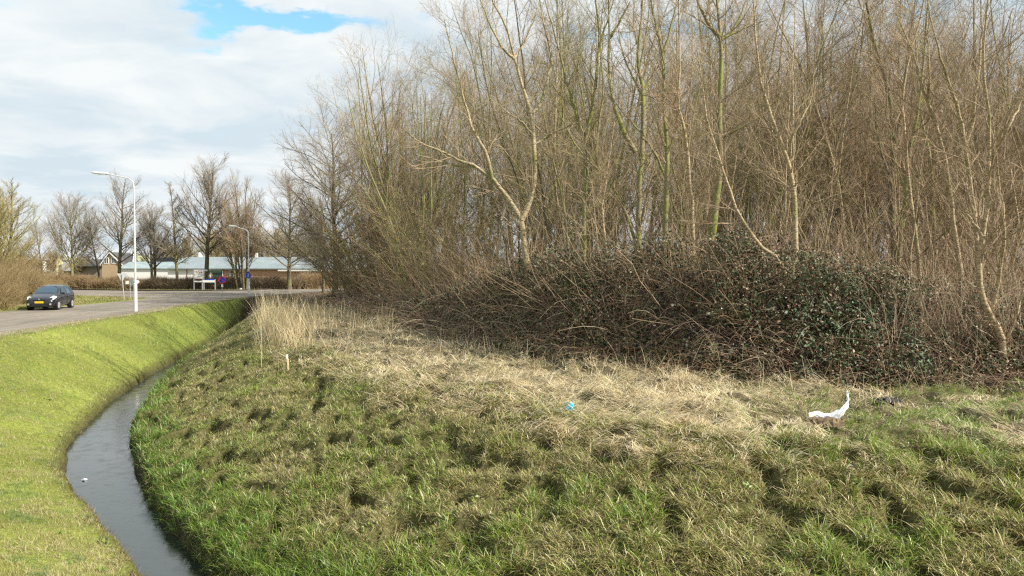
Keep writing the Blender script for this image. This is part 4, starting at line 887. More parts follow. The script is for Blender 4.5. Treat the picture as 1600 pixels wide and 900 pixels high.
# ------------------------------------------------------------------ buildings and hedges far off
def pxs(px, Y): return (px - 800) / FPX * Y
def pz(py, Y): return A(800, py, Y)[2]
white_p = plain('white_paint', (.72, .71, .68), .6, var=.04); steel = plain('galvanised_steel', (.50, .51, .52), .45, .6, var=.08, scale=20)
dark_glass = plain('dark_window', (.02, .025, .03), .15, spec=.6)
def ribbed(name, col, scale=6.0, col2=None, rough=.5):
    m = plain(name, col, rough, col2=col2, scale=.3); nt_ = m.node_tree; p = [n for n in nt_.nodes if n.type == 'BSDF_PRINCIPLED'][0]
    w = N(m, 'ShaderNodeTexWave', bands_direction='X'); w.inputs['Scale'].default_value = scale; t = N(m, 'ShaderNodeTexCoord'); L(m, t.outputs['Object'], w.inputs[0])
    b = N(m, 'ShaderNodeBump'); b.inputs['Strength'].default_value = .5; b.inputs['Distance'].default_value = .05; L(m, w.outputs['Fac'], b.inputs['Height']); L(m, b.outputs[0], p.inputs['Normal']); return m
def brick(name, c1, c2, mortar):
    m = mat_new(name); p = N(m, 'ShaderNodeBsdfPrincipled'); o = N(m, 'ShaderNodeOutputMaterial'); L(m, p.outputs[0], o.inputs[0])
    t = N(m, 'ShaderNodeTexCoord'); mp = N(m, 'ShaderNodeMapping'); mp.inputs['Rotation'].default_value = (math.pi / 2, 0, 0); L(m, t.outputs['Object'], mp.inputs[0])
    b = N(m, 'ShaderNodeTexBrick'); b.inputs['Scale'].default_value = 2.2; b.inputs['Color1'].default_value = (*c1, 1); b.inputs['Color2'].default_value = (*c2, 1); b.inputs['Mortar'].default_value = (*mortar, 1); L(m, mp.outputs[0], b.inputs[0])
    L(m, b.outputs[0], p.inputs['Base Color']); p.inputs['Roughness'].default_value = .9; return m
# long shed: pale blue-green metal roof over a low brick wall
YB = 150
e = empty('long_shed', (pxs(400, YB), YB, 0), 0, 'long low shed with pale blue-green metal roof and orange brick wall', 'building')
def rel(px, py, Y, e): return Vector((pxs(px, Y) - e.location.x, Y - e.location.y, pz(py, Y)))
zr, ze = pz(401.5, YB + 9), pz(419, YB)
x0, x1 = pxs(262, YB) - e.location.x, pxs(640, YB) - e.location.x
roof_m = ribbed('pale_metal_roof', (.19, .235, .245), 4.0, (.25, .30, .31))
MB().prism([(x0, -.5, ze), (x0, 9, zr), (x0, 18.5, ze), (x0, 18.5, ze - .2), (x0, -.5, ze - .2)], (x1 - x0, 0, 0)).build('roof', roof_m, e)
brk = brick('orange_brick', (.40, .20, .12), (.48, .27, .17), (.42, .33, .25))
xa = pxs(332, YB) - e.location.x; MB().box(((xa + x1) / 2, 9, (ze - .22) / 2), (x1 - xa, 17.6, ze - .22)).build('wall', brk, e)
xw = pxs(330.9, YB) - e.location.x; MB().box(((x0 + xw) / 2 , 9, (ze - .22) / 2), (xw - x0, 17.9, ze - .22)).build('wall_panel', white_p, e)
for px in (292, 327, 331.5): MB().box((pxs(px, YB) - e.location.x, .05, (ze - .22) / 2), (.16, .12, ze - .22)).build('downpipe', plain('pipe_brown', (.2, .13, .09), .6) if 'pipe_brown' not in bpy.data.materials else bpy.data.materials['pipe_brown'], e)
xc = (pxs(326.5, YB) + pxs(347, YB)) / 2 - e.location.x; wwid = pxs(347, YB) - pxs(326.5, YB)
dr = MB().box((xc, .13, ze - 1.15), (wwid, .1, 1.5)).build('door', plain('dark_green_glass', (.03, .06, .045), .25), e)
MB().box((xc, .05, ze - .65), (wwid - .3, .06, .35)).build('transom', plain('green_pane', (.10, .22, .14), .3), dr)
fr = MB(); fr.box((xc, .02, ze - .35), (wwid + .3, .08, .12)); fr.box((xc - wwid / 2 - .1, .02, ze - 1.1), (.12, .08, 1.6)); fr.box((xc + wwid / 2 + .1, .02, ze - 1.1), (.12, .08, 1.6)); fr.build('frame', white_p, dr)
for px in (360.7, 363.4):
    w = MB().box((pxs(px, YB) - e.location.x, .12, ze - 1.0), (.26, .08, .95)).build('window', dark_glass, e)
    f2 = MB(); c0 = pxs(px, YB) - e.location.x
    for sx in (-1, 1): f2.box((c0 + sx * .16, .06, ze - 1.0), (.06, .08, 1.1))
    f2.box((c0, .06, ze - .46), (.38, .08, .08)); f2.box((c0, .06, ze - 1.0), (.26, .07, .06)); f2.build('frame', white_p, w)
MB().box((pxs(515, YB) - e.location.x, -.35, ze - .28), (pxs(640, YB) - pxs(480, YB), .12, .55)).build('fascia_board', white_p, e)
# roof vents
v = MB().prism([(0, 0, 0), (1.9, 0, 0), (1.5, 0, .35), (.35, 0, 1.9), (0, 0, 1.75)], (0, .6, 0)).build('roof_vent', white_p, e); v.scale = (.5, .5, .5); v.location = (pxs(310.5, YB + 9) - e.location.x, 9, zr - .05); v['label'] = 'white wedge-shaped vent on the shed ridge'
MB().box((pxs(401, YB + 9) - e.location.x, 9, zr + .25), (.5, .5, 1.1)).build('chimney', white_p, e)
# white low shed to its left with grey roof
e = empty('white_warehouse', (pxs(250, 165), 165, 0), 0, 'low white-walled warehouse between brick house and long shed', 'building')
a0, a1 = pxs(188, 165) - e.location.x, pxs(300, 165) - e.location.x; zt = pz(419.5, 165)
MB().box(((a0 + a1) / 2, 5, zt / 2), (a1 - a0, 10, zt)).build('wall', white_p, e)
MB().prism([(a0 - .4, -.4, zt), (a0 - .4, 5, pz(409, 170)), (a0 - .4, 10.4, zt)], (a1 - a0 + .8, 0, 0)).build('roof', plain('grey_blue_roof', (.25, .31, .32), .6, scale=.5), e)
sl = MB(); 
w = MB().box((pxs(241, 165) - e.location.x, 6, pz(406, 170)), (4.6, .6, .95)).build('rooflight', dark_glass, e)
# dark and lime tower
e = empty('lime_panel_building', (pxs(208, 190), 190, 0), 0, 'small block with dark end and pale lime cladding beside the brick house', 'building')
zt = pz(398, 190); MB().box((pxs(211.3, 190) - e.location.x, 3, zt / 2), (pxs(216, 190) - pxs(208, 190) - .05, 6, zt)).build('wall', plain('lime_cladding', (.40, .43, .27), .6, var=.05), e)
MB().box((pxs(205.8, 190) - e.location.x, 3.1, zt / 2), (pxs(207.9, 190) - pxs(203.5, 190), 6, zt - .05)).build('wall_end', plain('dark_cladding', (.06, .07, .05), .6), e)
# brick house, gable to the camera
YH = 175; e = empty('brick_house', (pxs(171, YH), YH, 0), 0, 'tan brick house with steep gable, white barge boards and two upstairs windows', 'house')
q = lambda px, py: Vector((pxs(px, YH) - e.location.x, 0, pz(py, YH)))
tan = brick('tan_brick', (.36, .25, .14), (.42, .31, .19), (.38, .32, .24)); tile = plain('dark_roof_tiles', (.06, .058, .06), .8, col2=(.10, .095, .095), scale=2)
apex = q(172, 396.2); le = q(159.5, 412.5); re = q(187, 411)
pl_ = [Vector((le.x, 0, -.1)), le, apex, re, Vector((re.x, 0, -.1))]; MB().prism(pl_, (0, 9, 0)).build('wall', tan, e)
for nm, a_, b_ in (('roof', apex + Vector((0, -.25, .12)), q(152, 421) + Vector((0, -.25, .1))),):
    r = MB()
    for b2 in (q(157.5, 415.5), q(193.5, 416.5)):
        b2 = b2 + Vector((0, -.25, .1)); ap = apex + Vector((0, -.25, .12)); r.prism([ap, b2, b2 + Vector((0, 0, .22)), ap + Vector((0, 0, .22))], (0, 9.5, 0))
    rf = r.build('roof', tile, e)
bb = MB()
for b2 in (q(157.5, 415.5), q(193.5, 416.5)):
    b2 = b2 + Vector((0, -.32, .05)); ap = apex + Vector((0, -.32, .12)); bb.prism([ap, b2, b2 + Vector((0, 0, .26)), ap + Vector((0, 0, .30))], (0, .06, 0))
bb.build('barge_board', white_p, rf)
for px in (166.6, 178.6):
    c0 = q(px, 407.2); w = MB().box((c0.x, -.03, c0.z), (.85, .08, 1.15)).build('window', dark_glass, e)
    f2 = MB()
    for dx in (-.47, 0, .47): f2.box((c0.x + dx, -.06, c0.z), (.12, .08, 1.32))
    for dz in (-.62, .62): f2.box((c0.x, -.055, c0.z + dz), (.82, .07, .12))
    f2.build('frame', white_p, w)
# side wing roof right of gable (main ridge runs right)
rw = MB().prism([q(172, 397) + Vector((0, 4.2, 0)), q(195, 397) + Vector((0, 4.2, 0)), q(205, 418) + Vector((0, .6, 0)), q(186, 418) + Vector((0, .6, 0))], (0, .3, -.15)).build('side_roof', tile, e)
MB().prism([q(195, 397) + Vector((0, 4.1, .25)), q(196, 397) + Vector((0, 4.1, .25)), q(206, 418) + Vector((0, .5, .25)), q(205, 418) + Vector((0, .5, .25))], (0, .1, -.2)).build('verge_trim', white_p, rw)
s2 = MB().prism([q(197, 412.5) + Vector((0, 1.0, 0)), q(198.5, 412.5) + Vector((0, 1.0, 0)), q(200.5, 416) + Vector((0, .4, 0)), q(199, 416) + Vector((0, .4, 0))], (0, .2, 0)).build('skylight', white_p, rw)
MB().box(((q(187, 400).x + q(205, 400).x) / 2, 4, pz(418, YH) / 2), (q(205, 400).x - q(187, 400).x, 6, pz(418, YH))).build('side_wall', tan, e)
# dark low barn left of the house
YD = 190; e = empty('dark_barn', (pxs(125, YD), YD, 0), 0, 'long dark-roofed barn left of the brick house', 'building')
q = lambda px, py: Vector((pxs(px, YD) - e.location.x, 0, pz(py, YD)))
a_, b_ = q(96, 416), q(162, 416); rz_ = pz(405, YD + 8)
MB().prism([(a_.x, -.5, a_.z), (a_.x, 7, rz_), (a_.x, 14, a_.z)], (b_.x - a_.x, 0, 0)).build('roof', plain('slate_roof', (.045, .047, .05), .7, col2=(.08, .08, .08), scale=.5), e)
MB().box(((a_.x + b_.x) / 2, 7, a_.z / 2), (b_.x - a_.x - .6, 12.8, a_.z - .02)).build('wall', plain('barn_brick', (.22, .18, .14), .9), e)
MB().box(((q(100, 0).x + q(116, 0).x) / 2, -.75, pz(416, YD)), (q(116, 0).x - q(100, 0).x, .3, 2.2)).build('gate', plain('grey_panel', (.42, .42, .42), .6), e)
YD2 = 230; e = empty('flat_shed', (pxs(60, YD2), YD2, 0), 0, 'far flat grey shed with thin dark roof line behind the roadside bush', 'building')
MB().box((0, 5, pz(408, YD2) / 2), (pxs(100, YD2) - pxs(10, YD2), 10, pz(408, YD2))).build('wall', plain('shed_wall', (.25, .22, .16), .8), e)
MB().box((0, 5, pz(407.2, YD2)), (pxs(101, YD2) - pxs(9, YD2), 10.6, .35)).build('roof', tile, e)
# white tank dome and pale van roofs
e = empty('white_tank', (pxs(67, 200), 200, 0), 0, 'white domed tank showing above the bush behind the car', 'tank')
MB().tube([(0, 0, 0), (0, 0, pz(410, 200)), (0, 0, pz(408, 200)), (0, 0, pz(407, 200))], [.8, .8, .55, .12], 14).build('shell', white_p, e)
e = empty('white_trailer', (pxs(56, 160), 160, 0), 0, 'white flat trailer half hidden by the roadside bush', 'trailer'); tz = pz(424, 160)
MB().box((0, 0, tz + .1), (4.6, 1.8, .3)).build('deck', white_p, e); MB().disc((-1.2, -.8, tz * .45), (0, 1, 0), .4, .2).build('wheel', dark_glass, e); MB().disc((1.2, -.8, tz * .45), (0, 1, 0), .4, .2).build('wheel', dark_glass, e)
MB().box((-1.9, 0, tz * .5), (.12, 1.6, tz)).build('frame', steel, e)
# yellow feather flag
yf = plain('yellow_cloth', (.72, .67, .36), .7, var=.05); e = empty('feather_flag', (pxs(89, 120), 120, 0), 0, 'pale yellow feather flag standing behind the hedge left of the round grey tree', 'flag')
tp = pz(402.5, 120); MB().tube([(0, 0, 0), (0, 0, tp)], .035, 6).build('pole', white_p, e)
MB().prism([(-.25, 0, tp), (.45, .05, tp - .05), (.85, .1, tp - .7), (.80, .1, tp - .95), (.15, 0, tp - 1.1), (.10, 0, tp - 2.7), (-.15, 0, tp - 2.7), (-.12, 0, tp - 1.2)], (0, .03, 0)).build('cloth', yf, e)

# hedge of brown twigs along the crossing road: several lengths
def twig_hedge(name, label, pa, pb, h, wd_, n, twig, r=.018, leafy=None, cat='hedge', group=None):
    a_ = np.array(pa); b_ = np.array(pb); c = (a_ + b_) / 2; e = empty(name, (c[0], c[1], 0), 0, label, cat, group)
    f = rng.random(n); l = (a_ + (b_ - a_) * f[:, None]) - c; d = (b_ - a_) / np.linalg.norm(b_ - a_); nn = np.array([-d[1], d[0]])
    p = l + nn * (rng.random((n, 1)) - .5) * wd_; hh = .88 * h * (.55 + .5 * rng.random(n)) * (.72 + .55 * fbm(p[:, 0] + c[0], p[:, 1], 2.5, 3, 5))
    az = rng.random(n) * 6.28; k = .15 + .35 * rng.random(n); dv = unit(np.c_[np.cos(az) * k, np.sin(az) * k, np.ones(n)])
    P = walk(np.c_[p, np.zeros(n)], dv, hh, 4, .12, -.01); R = (r * (.5 + .8 * rng.random(n)))[:, None] * np.linspace(1, .4, 5)[None]
    V, Q = tubes(P, R, 3); mesh_obj('stems', V, Q, None, twig, e)
    C_ = spawn(P, R, hh, per=3, t0=.2, t1=1, ang=38, angsd=14, lr=.42, shape=lin(1.1, .8), rr=.7, rmin=r * .35, rmax=r, seg=2, wig=.14, up=.02)
    V, Q = tubes(C_[0], C_[1], 3); mesh_obj('twigs', V, Q, None, twig, e)
    return e
h_r = plain('russet_hedge', (.21, .14, .075), .85, col2=(.36, .26, .14), scale=.6); h_b = plain('brown_hedge', (.12, .088, .055), .85, col2=(.23, .175, .105), scale=.6)
twig_hedge('roadside_hedge', 'russet twiggy hedge in front of the dark barn', (pxs(40, 99), 99), (pxs(148, 99), 99), pz(427, 99), 2.2, 5200, h_r)
twig_hedge('roadside_hedge', 'russet twiggy hedge below the brick house and white warehouse', (pxs(148, 99), 99), (pxs(232, 99), 99), pz(433, 99), 2.0, 4200, h_r)
twig_hedge('roadside_hedge', 'dark brown clipped hedge left of the information board', (pxs(232, 98.5), 98.5), (pxs(295, 98.5), 98.5), pz(432, 98.5), 1.6, 4200, h_b)
twig_hedge('roadside_hedge', 'dark brown hedge between information board and bicycle path sign', (pxs(295, 99), 99), (pxs(392, 99), 99), pz(430.5, 99), 2.0, 5200, h_b)
twig_hedge('roadside_hedge', 'dark brown hedge under the cone-shaped tree', (pxs(392, 99), 99), (pxs(470, 99), 99), pz(430, 99), 2.2, 4200, h_b)
twig_hedge('roadside_hedge', 'lighter russet hedge running into the end of the wood', (pxs(470, 100), 100), (pxs(560, 104), 104), pz(424, 101), 2.6, 4600, h_r)
# big fuzzy bush left of the car
def fuzzy_bush(name, label, px, Y, w, h, n, twig, r=.012):
    x_ = pxs(px, Y); e = empty(name, (x_, Y, 0), 0, label, 'bush'); a_ = rng.random(n) * 6.283; rr_ = np.sqrt(rng.random(n)) * w * .42
    st = np.c_[np.cos(a_) * rr_, np.sin(a_) * rr_ * .9, np.full(n, -.02)]; k = (rr_ / w) * 1.2 + .15; dv = unit(np.c_[np.cos(a_) * k, np.sin(a_) * k, np.ones(n)])
    hh = h * (1.02 - .75 * (rr_ / (w * .5)) ** 2) * (.75 + .35 * rng.random(n)); P = walk(st, dv, hh, 6, .13, .0); R = (r * (.6 + .8 * rng.random(n)))[:, None] * np.linspace(1, .35, 7)[None]
    V, Q = tubes(P, R, 3); mesh_obj('stems', V, Q, None, twig, e)
    C1 = spawn(P, R, hh, per=7, t0=.15, t1=1, ang=40, angsd=14, lr=.32, shape=lin(1.1, .7), rr=.6, rmin=r * .45, rmax=r, seg=3, wig=.14, up=.03)
    V, Q = tubes(C1[0], C1[1], 3); mesh_obj('twigs', V, Q, None, twig, e); return e
bushm = plain('bush_twigs', (.20, .145, .07), .85, col2=(.34, .26, .13), scale=.5)
fuzzy_bush('roadside_bush', 'large fuzzy brown bush at the road edge left of the dark car', 0, 60, 5.2, 3.7, 1400, bushm)
fuzzy_bush('roadside_bush', 'lower fuzzy tan bush just behind the dark car', 36, 68, 4.0, 2.4, 800, bushm)
fuzzy_bush('roadside_bush', 'fuzzy brown bush further back towards the hedge', 14, 80, 6.0, 3.8, 1200, bushm)
fuzzy_bush('roadside_bush', 'brown bush at the picture edge beside the side road', -50, 52, 6.0, 3.4, 1000, bushm)
fuzzy_bush('roadside_bush', 'low tan scrub between fuzzy bush and russet hedge', 75, 92, 4.5, 1.5, 600, bushm)
# pale snag tree behind
e = empty('pale_snag', (pxs(72, 84), 84, 0), 0, 'small pale leaning bare tree above the fuzzy bush, left of the yellow flag', 'tree')
gen_tree(e, 4.3, .06, oval_cfg(14, .6, 50, .02, up_t, .3, tw=.012), bark_tan, bushm, 2, .5, .3)

# ------------------------------------------------------------------ car
CAR = empty('car', (0, 0, 0), 0, 'dark grey-black family car coming along the road with yellow number plate', 'car')
paint = plain('dark_car_paint', (.010, .010, .015), .28, .2, var=.05, spec=.6, coat=.7); trim = plain('black_trim', (.012, .012, .012), .6)
glass = plain('car_glass', (.03, .06, .09), .06, spec=.8, var=.02); chrome = plain('chrome', (.7, .7, .7), .2, .9); rubber = plain('rubber', (.02, .02, .02), .85); lampg = plain('headlamp_glass', (.62, .64, .66), .12, .2, spec=.8)
# stations: x, z bottom, z belt, z top, half width belt, half width top
ST = [(2.17, .34, .52, .60, .62, .50), (2.12, .24, .60, .72, .76, .62), (1.95, .20, .70, .82, .86, .66), (1.6, .19, .82, .93, .895, .68), (1.25, .18, .90, 1.02, .905, .68), (1.02, .18, .95, 1.09, .91, .68),
      (.62, .18, .98, 1.34, .91, .62), (.22, .18, .99, 1.54, .912, .58), (-.25, .18, 1.0, 1.625, .915, .57), (-.9, .18, 1.01, 1.63, .915, .565), (-1.45, .20, 1.02, 1.585, .91, .56), (-1.85, .24, 1.04, 1.48, .89, .54), (-2.02, .28, 1.04, 1.30, .86, .58), (-2.13, .32, .95, 1.06, .82, .62), (-2.17, .36, .60, .66, .76, .62)]
def station(s):
    x, zb, zl, zt_, hb, ht = s; zm = zb + (zl - zb) * .55
    pr = [(0, zb), (hb * .80, zb), (hb * .97, zb + .10), (hb * 1.0, zm), (hb * .985, zl - .06), (hb * .96, zl)]
    pr += [(hb * .96 + (ht - hb * .96) * f, zl + (zt_ - zl) * g) for f, g in ((.33, .38), (.72, .80), (.93, .955))] + [(ht * .72, zt_), (ht * .35, zt_ + .012), (0, zt_ + .018)]
    L2 = [(x, y_, z_) for y_, z_ in pr]; return L2 + [(x, -y_, z_) for y_, z_ in pr[-2:0:-1]]
rings = [station(s) for s in ST]; m_ = len(rings[0]); cb = MB(); V = [v for r in rings for v in r]
Q = [(i * m_ + j, i * m_ + (j + 1) % m_, (i + 1) * m_ + (j + 1) % m_, (i + 1) * m_ + j) for i in range(len(ST) - 1) for j in range(m_)]
T = [(0 + j, (j + 1) % m_, len(V)) for j in range(m_)] + [((len(ST) - 1) * m_ + (j + 1) % m_, (len(ST) - 1) * m_ + j, len(V) + 1) for j in range(m_)]
V += [(2.19, 0, .46), (-2.19, 0, .5)]; cb.add(V, Q, T); body = cb.build('body', paint, CAR)
body.data.polygons.foreach_set('use_smooth', [True] * len(body.data.polygons)); sm = body.modifiers.new('s', 'SUBSURF'); sm.levels = 1; sm.render_levels = 1
def on_side(x, f, out=.012):
    """point on the glasshouse side at station x, share f from belt to top"""
    xs = [s[0] for s in ST][::-1]; g = lambda k: float(np.interp(x, xs, [s[k] for s in ST][::-1])); zl, zt_, hb, ht = g(2), g(3), g(4), g(5)
    return (x, hb * .96 + (ht - hb * .96) * (f * .92) + out, zl + (zt_ - zl) * f)
def panel(name, pts, mat, parent, off=.02, flip=False):
    a_ = Vector(pts[1]) - Vector(pts[0]); b_ = Vector(pts[2]) - Vector(pts[0]); n_ = a_.cross(b_).normalized()
    if flip: n_ = -n_
    return MB().prism([Vector(p) - n_ * off for p in pts], n_ * off * 2).build(name, mat, parent)
for sg in (1, -1):
    def sp(x, f): a_ = on_side(x, f); return (a_[0], a_[1] * sg, a_[2])
    panel('side_window', [sp(.72, .10), sp(.18, .80), sp(-.33, .84), sp(-.33, .06)], glass, CAR, .022)
    panel('side_window', [sp(-.42, .06), sp(-.42, .84), sp(-1.12, .84), sp(-1.22, .06)], glass, CAR, .022)
    panel('side_window', [sp(-1.34, .08), sp(-1.26, .82), sp(-1.66, .74), sp(-1.82, .14)], glass, CAR, .022)
    mi = MB().tube([(.74, sg * .90, 1.03), (.72, sg * 1.0, 1.07)], .03, 6); mi.box((.72, sg * 1.0, 1.09), (.09, .15, .10)); mi.build('side_mirror', trim, CAR)
    for wx in (1.36, -1.34):
        MB().disc((wx, sg * .80, .33), (0, 1, 0), .375, .24, 28).build('wheel_arch', trim, CAR)
        w = MB().disc((wx, sg * .815, .315), (0, 1, 0), .318, .22, 28).build('wheel', rubber, CAR)
        rb = MB().disc((wx, sg * .92, .315), (0, 1, 0), .21, .03, 24)
        for k in range(5):
            an = k * 1.2566 + .3; rb.box((wx + math.cos(an) * .11, sg * .94, .315 + math.sin(an) * .11), (.22, .02, .055), 0, 0, -an)
        rb.build('rim', steel, w)
    hl = [(2.06, sg * .50, .66), (2.00, sg * .80, .70), (1.62, sg * .895, .86), (1.68, sg * .72, .93), (1.92, sg * .55, .80)]
    panel('headlight', hl, lampg, CAR, .025, False)
    MB().disc((2.13, sg * .66, .40), (1, 0, 0), .07, .08, 14).build('fog_light', chrome, CAR)
    dh = MB().box((-.12, sg * .925, .86), (.18, .03, .03)); dh.build('door_handle', paint, CAR)
    MB().box((-.38, sg * .916, .66), (.012, .012, .62)).build('door_seam', trim, CAR); MB().box((.70, sg * .912, .62), (.012, .012, .55)).build('door_seam', trim, CAR)
def fr_pt(x, y_, out=.02):
    xs = [s[0] for s in ST][::-1]; z_ = float(np.interp(x, xs, [s[3] for s in ST][::-1])); return (x + out, y_, z_ + out)
ws = MB(); rows = [(1.0, .66), (.80, .63), (.50, .59), (.28, .55)]; Vv = []
for x_, hw_ in rows:
    for k in range(5):
        y_ = -hw_ + 2 * hw_ * k / 4; p0 = fr_pt(x_, y_, .012); Vv.append((p0[0] + .03 * (1 - (y_ / hw_) ** 2) - .0, p0[1], p0[2] + .015 - .02 * (abs(y_) / hw_) ** 3))
ws.add(Vv, [(i * 5 + j, i * 5 + j + 1, (i + 1) * 5 + j + 1, (i + 1) * 5 + j) for i in range(3) for j in range(4)]); wso = ws.build('windscreen', glass, CAR); so = wso.modifiers.new('t', 'SOLIDIFY'); so.thickness = .03
wi = MB(); wi.box((.30 , 0, 1.50), (.05, .9, .07)); wi.box((.62, .32, 1.22), (.35, .02, .02), .3); wi.build('sun_strip', trim, wso); MB().box((2.15, 0, .29), (.06, 1.25, .07)).build('lower_trim', trim, CAR)
gr_ = MB().box((2.15, 0, .40), (.07, .95, .14)); gr_.build('grille', trim, CAR)
MB().box((2.165, 0, .665), (.05, .74, .045)).build('upper_grille', trim, CAR)
MB().prism([(2.20, 0, .80), (2.20, .045, .74), (2.20, 0, .68), (2.20, -.045, .74)], (.012, 0, 0)).build('badge', chrome, CAR)
plate = MB().box((2.205, 0, .535), (.02, .52, .115)).build('number_plate', plain('yellow_plate', (.85, .55, .02), .5, var=.02), CAR)
ch = MB()
for k, y_ in enumerate((-.20, -.15, -.075, -.03, .015, .06, .135, .185)):
    ch.box((2.217, y_, .55), (.004, .026, .012)); ch.box((2.217, y_, .52), (.004, .026, .012)); ch.box((2.217, y_ - .010, .535), (.004, .008, .04))
ch.build('plate_characters', trim, plate)
cpos = G(58, 484.5, 0.01); CAR.location = (cpos[0], cpos[1] + 1.6, .012); CAR.rotation_euler = (0, 0, math.atan2(-.97, .20)); CAR.scale = (.98, .98, .98)

# ------------------------------------------------------------------ street lamps
def lamp_post(label, px, py, ytop, lx):
    b_ = G(px, py, 0); Y = b_[1]; zt_ = pz(ytop, Y); z0 = H1(b_[0], Y); e = empty('street_lamp', (b_[0], Y, z0), 0, label, 'street lamp', 'street lamps along the road'); h = zt_ - z0
    MB().tube([(0, 0, -.3), (0, 0, 1.75), (0, 0, 1.8)], [.115, .115, .07], 12).build('base_sleeve', lampm, e)
    w = (px - lx) / FPX * Y; hp = h - .55
    P = [(0, 0, 1.8), (0, 0, hp * .6), (0, 0, hp - .35), (-.06, 0, hp + .05), (-.28, 0, hp + .26), (-.8, 0, hp + .38), (-w * .6, 0, hp + .55)]
    MB().tube(P, [.07, .055, .042, .038, .034, .032, .03], 10).build('pole', lampm, e)
    hd = MB().tube([(-w * .58, 0, hp + .55), (-w * .62, 0, hp + .57), (-w * .8, 0, hp + .60), (-w * .97, 0, hp + .65), (-w, 0, hp + .66)], [.03, .075, .095, .07, .02], 10).build('lamp_head', lampm, e)
    MB().box((-w * .8, 0, hp + .51), (w * .26, .12, .04)).build('lamp_glass', lampg, hd); return e
lampm = plain('lamp_post_paint', (.62, .63, .63), .45, .3, var=.06, scale=3)
LP1 = lamp_post('tall pale grey street lamp on the grass verge nearest the car', 212, 486.5, 272, 146)
LP2 = lamp_post('smaller-looking street lamp by the ditch end carrying a blue sign', 389, 459.5, 354, 358)

# ------------------------------------------------------------------ signs
post_m = plain('sign_post_grey', (.42, .43, .43), .5, .5, var=.06); back_m = plain('sign_back', (.50, .52, .54), .5, .3, var=.05); blue = plain('sign_blue', (.012, .05, .45), .4, var=.03); red = plain('sign_red', (.55, .015, .02), .4, var=.03)
def at_px(px, py): b_ = G(px, py, 0); return b_
# parking restriction sign
b_ = at_px(347.5, 465); Y = b_[1]; z0 = H1(b_[0], Y); zc_ = pz(437.5, Y) - z0
e = empty('no_parking_sign', (b_[0], Y, z0), math.atan2(b_[0], -b_[1]) + .0, 'round blue sign with red ring and red slash above a small white plate', 'road sign'); e.rotation_euler = (0, 0, .30)
MB().tube([(0, 0, -.3), (0, 0, zc_)], .035, 8).build('post', post_m, e)
sg = MB().disc((0, -.05, zc_), (0, 1, 0), .33, .02, 28).build('sign_plate', red, e); MB().disc((0, -.066, zc_), (0, 1, 0), .255, .012, 28).build('sign_face', blue, sg)
MB().box((0, -.076, zc_), (.50, .008, .055), 0, 0, math.radians(45)).build('slash', red, sg); MB().box((0, -.05, zc_ - .52), (.16, .02, .26)).build('sub_plate', white_p, e)
# blue sign on the second lamp post
zc_ = pz(430, LP2.location.y); e = empty('cycle_path_sign', (LP2.location.x, LP2.location.y - .14, 0), 0, 'small dark blue sign clamped to the lamp post by the ditch end', 'road sign')
MB().disc((0, -.02, zc_ - .05), (0, 1, 0), .27, .02, 24).build('sign_plate', blue, e); MB().box((0, -.02, zc_ + .3), (.26, .02, .18)).build('upper_plate', blue, e); 
mk = MB(); mk.box((0, -.036, zc_ + .02), (.05, .008, .16)); mk.disc((0, -.036, zc_ + .14), (0, 1, 0), .035, .008, 10); mk.box((-.035, -.036, zc_ - .13), (.03, .008, .14), 0, 0, .2); mk.box((.035, -.036, zc_ - .13), (.03, .008, .14), 0, 0, -.2); mk.build('symbol', white_p, e)
MB().box((0, .02, zc_ - .05), (.12, .08, .05)).build('clamp', steel, e)
# give-way signs and arrow sign seen from behind
b_ = at_px(194.5, 469); Y = b_[1]; e = empty('give_way_sign', (b_[0], Y, 0), .2, 'leaning triangular give-way sign seen from the back on the grass island', 'road sign'); zt_ = pz(427.5, Y)
MB().tube([(.0, 0, -.2), (-.18, 0, zt_ * .97)], .035, 8).build('post', post_m, e)
MB().prism([(-.58, .03, zt_), (.22, .03, zt_ + .03), (-.18, .03, zt_ - .72)], (0, .03, 0)).build('sign_plate', back_m, e)
MB().prism([(-.62, .30, zt_ + .02), (-.20, .22, zt_ - .02), (-.34, .28, zt_ - .66)], (0, .03, 0)).build('second_plate', plain('sign_edge_white', (.7, .7, .7), .5), e)
b_ = at_px(203.5, 467); Y = b_[1]; e = empty('round_sign', (b_[0], Y, 0), -.35, 'round sign seen from the back beside the leaning give-way sign', 'road sign'); zt_ = pz(441, Y)
MB().tube([(0, 0, -.2), (0, 0, zt_)], .03, 8).build('post', post_m, e); MB().disc((.12, .05, zt_), (0, 1, 0), .30, .025, 24).build('sign_plate', back_m, e)
b_ = at_px(192, 466); Y = b_[1] + 1.5; e = empty('arrow_sign', (b_[0], Y, 0), .1, 'white arrow-shaped direction board between the give-way sign and the round sign', 'direction sign'); zt_ = pz(441.5, Y)
MB().prism([(-.45, 0, zt_ - .15), (-.45, 0, zt_ + .13), (.62, 0, zt_ + .24), (.78, 0, zt_ + .05), (.62, 0, zt_ - .10)], (0, .04, 0)).build('board', white_p, e); MB().tube([(.3, .06, -.2), (.3, .06, zt_)], .03, 8).build('post', post_m, e)
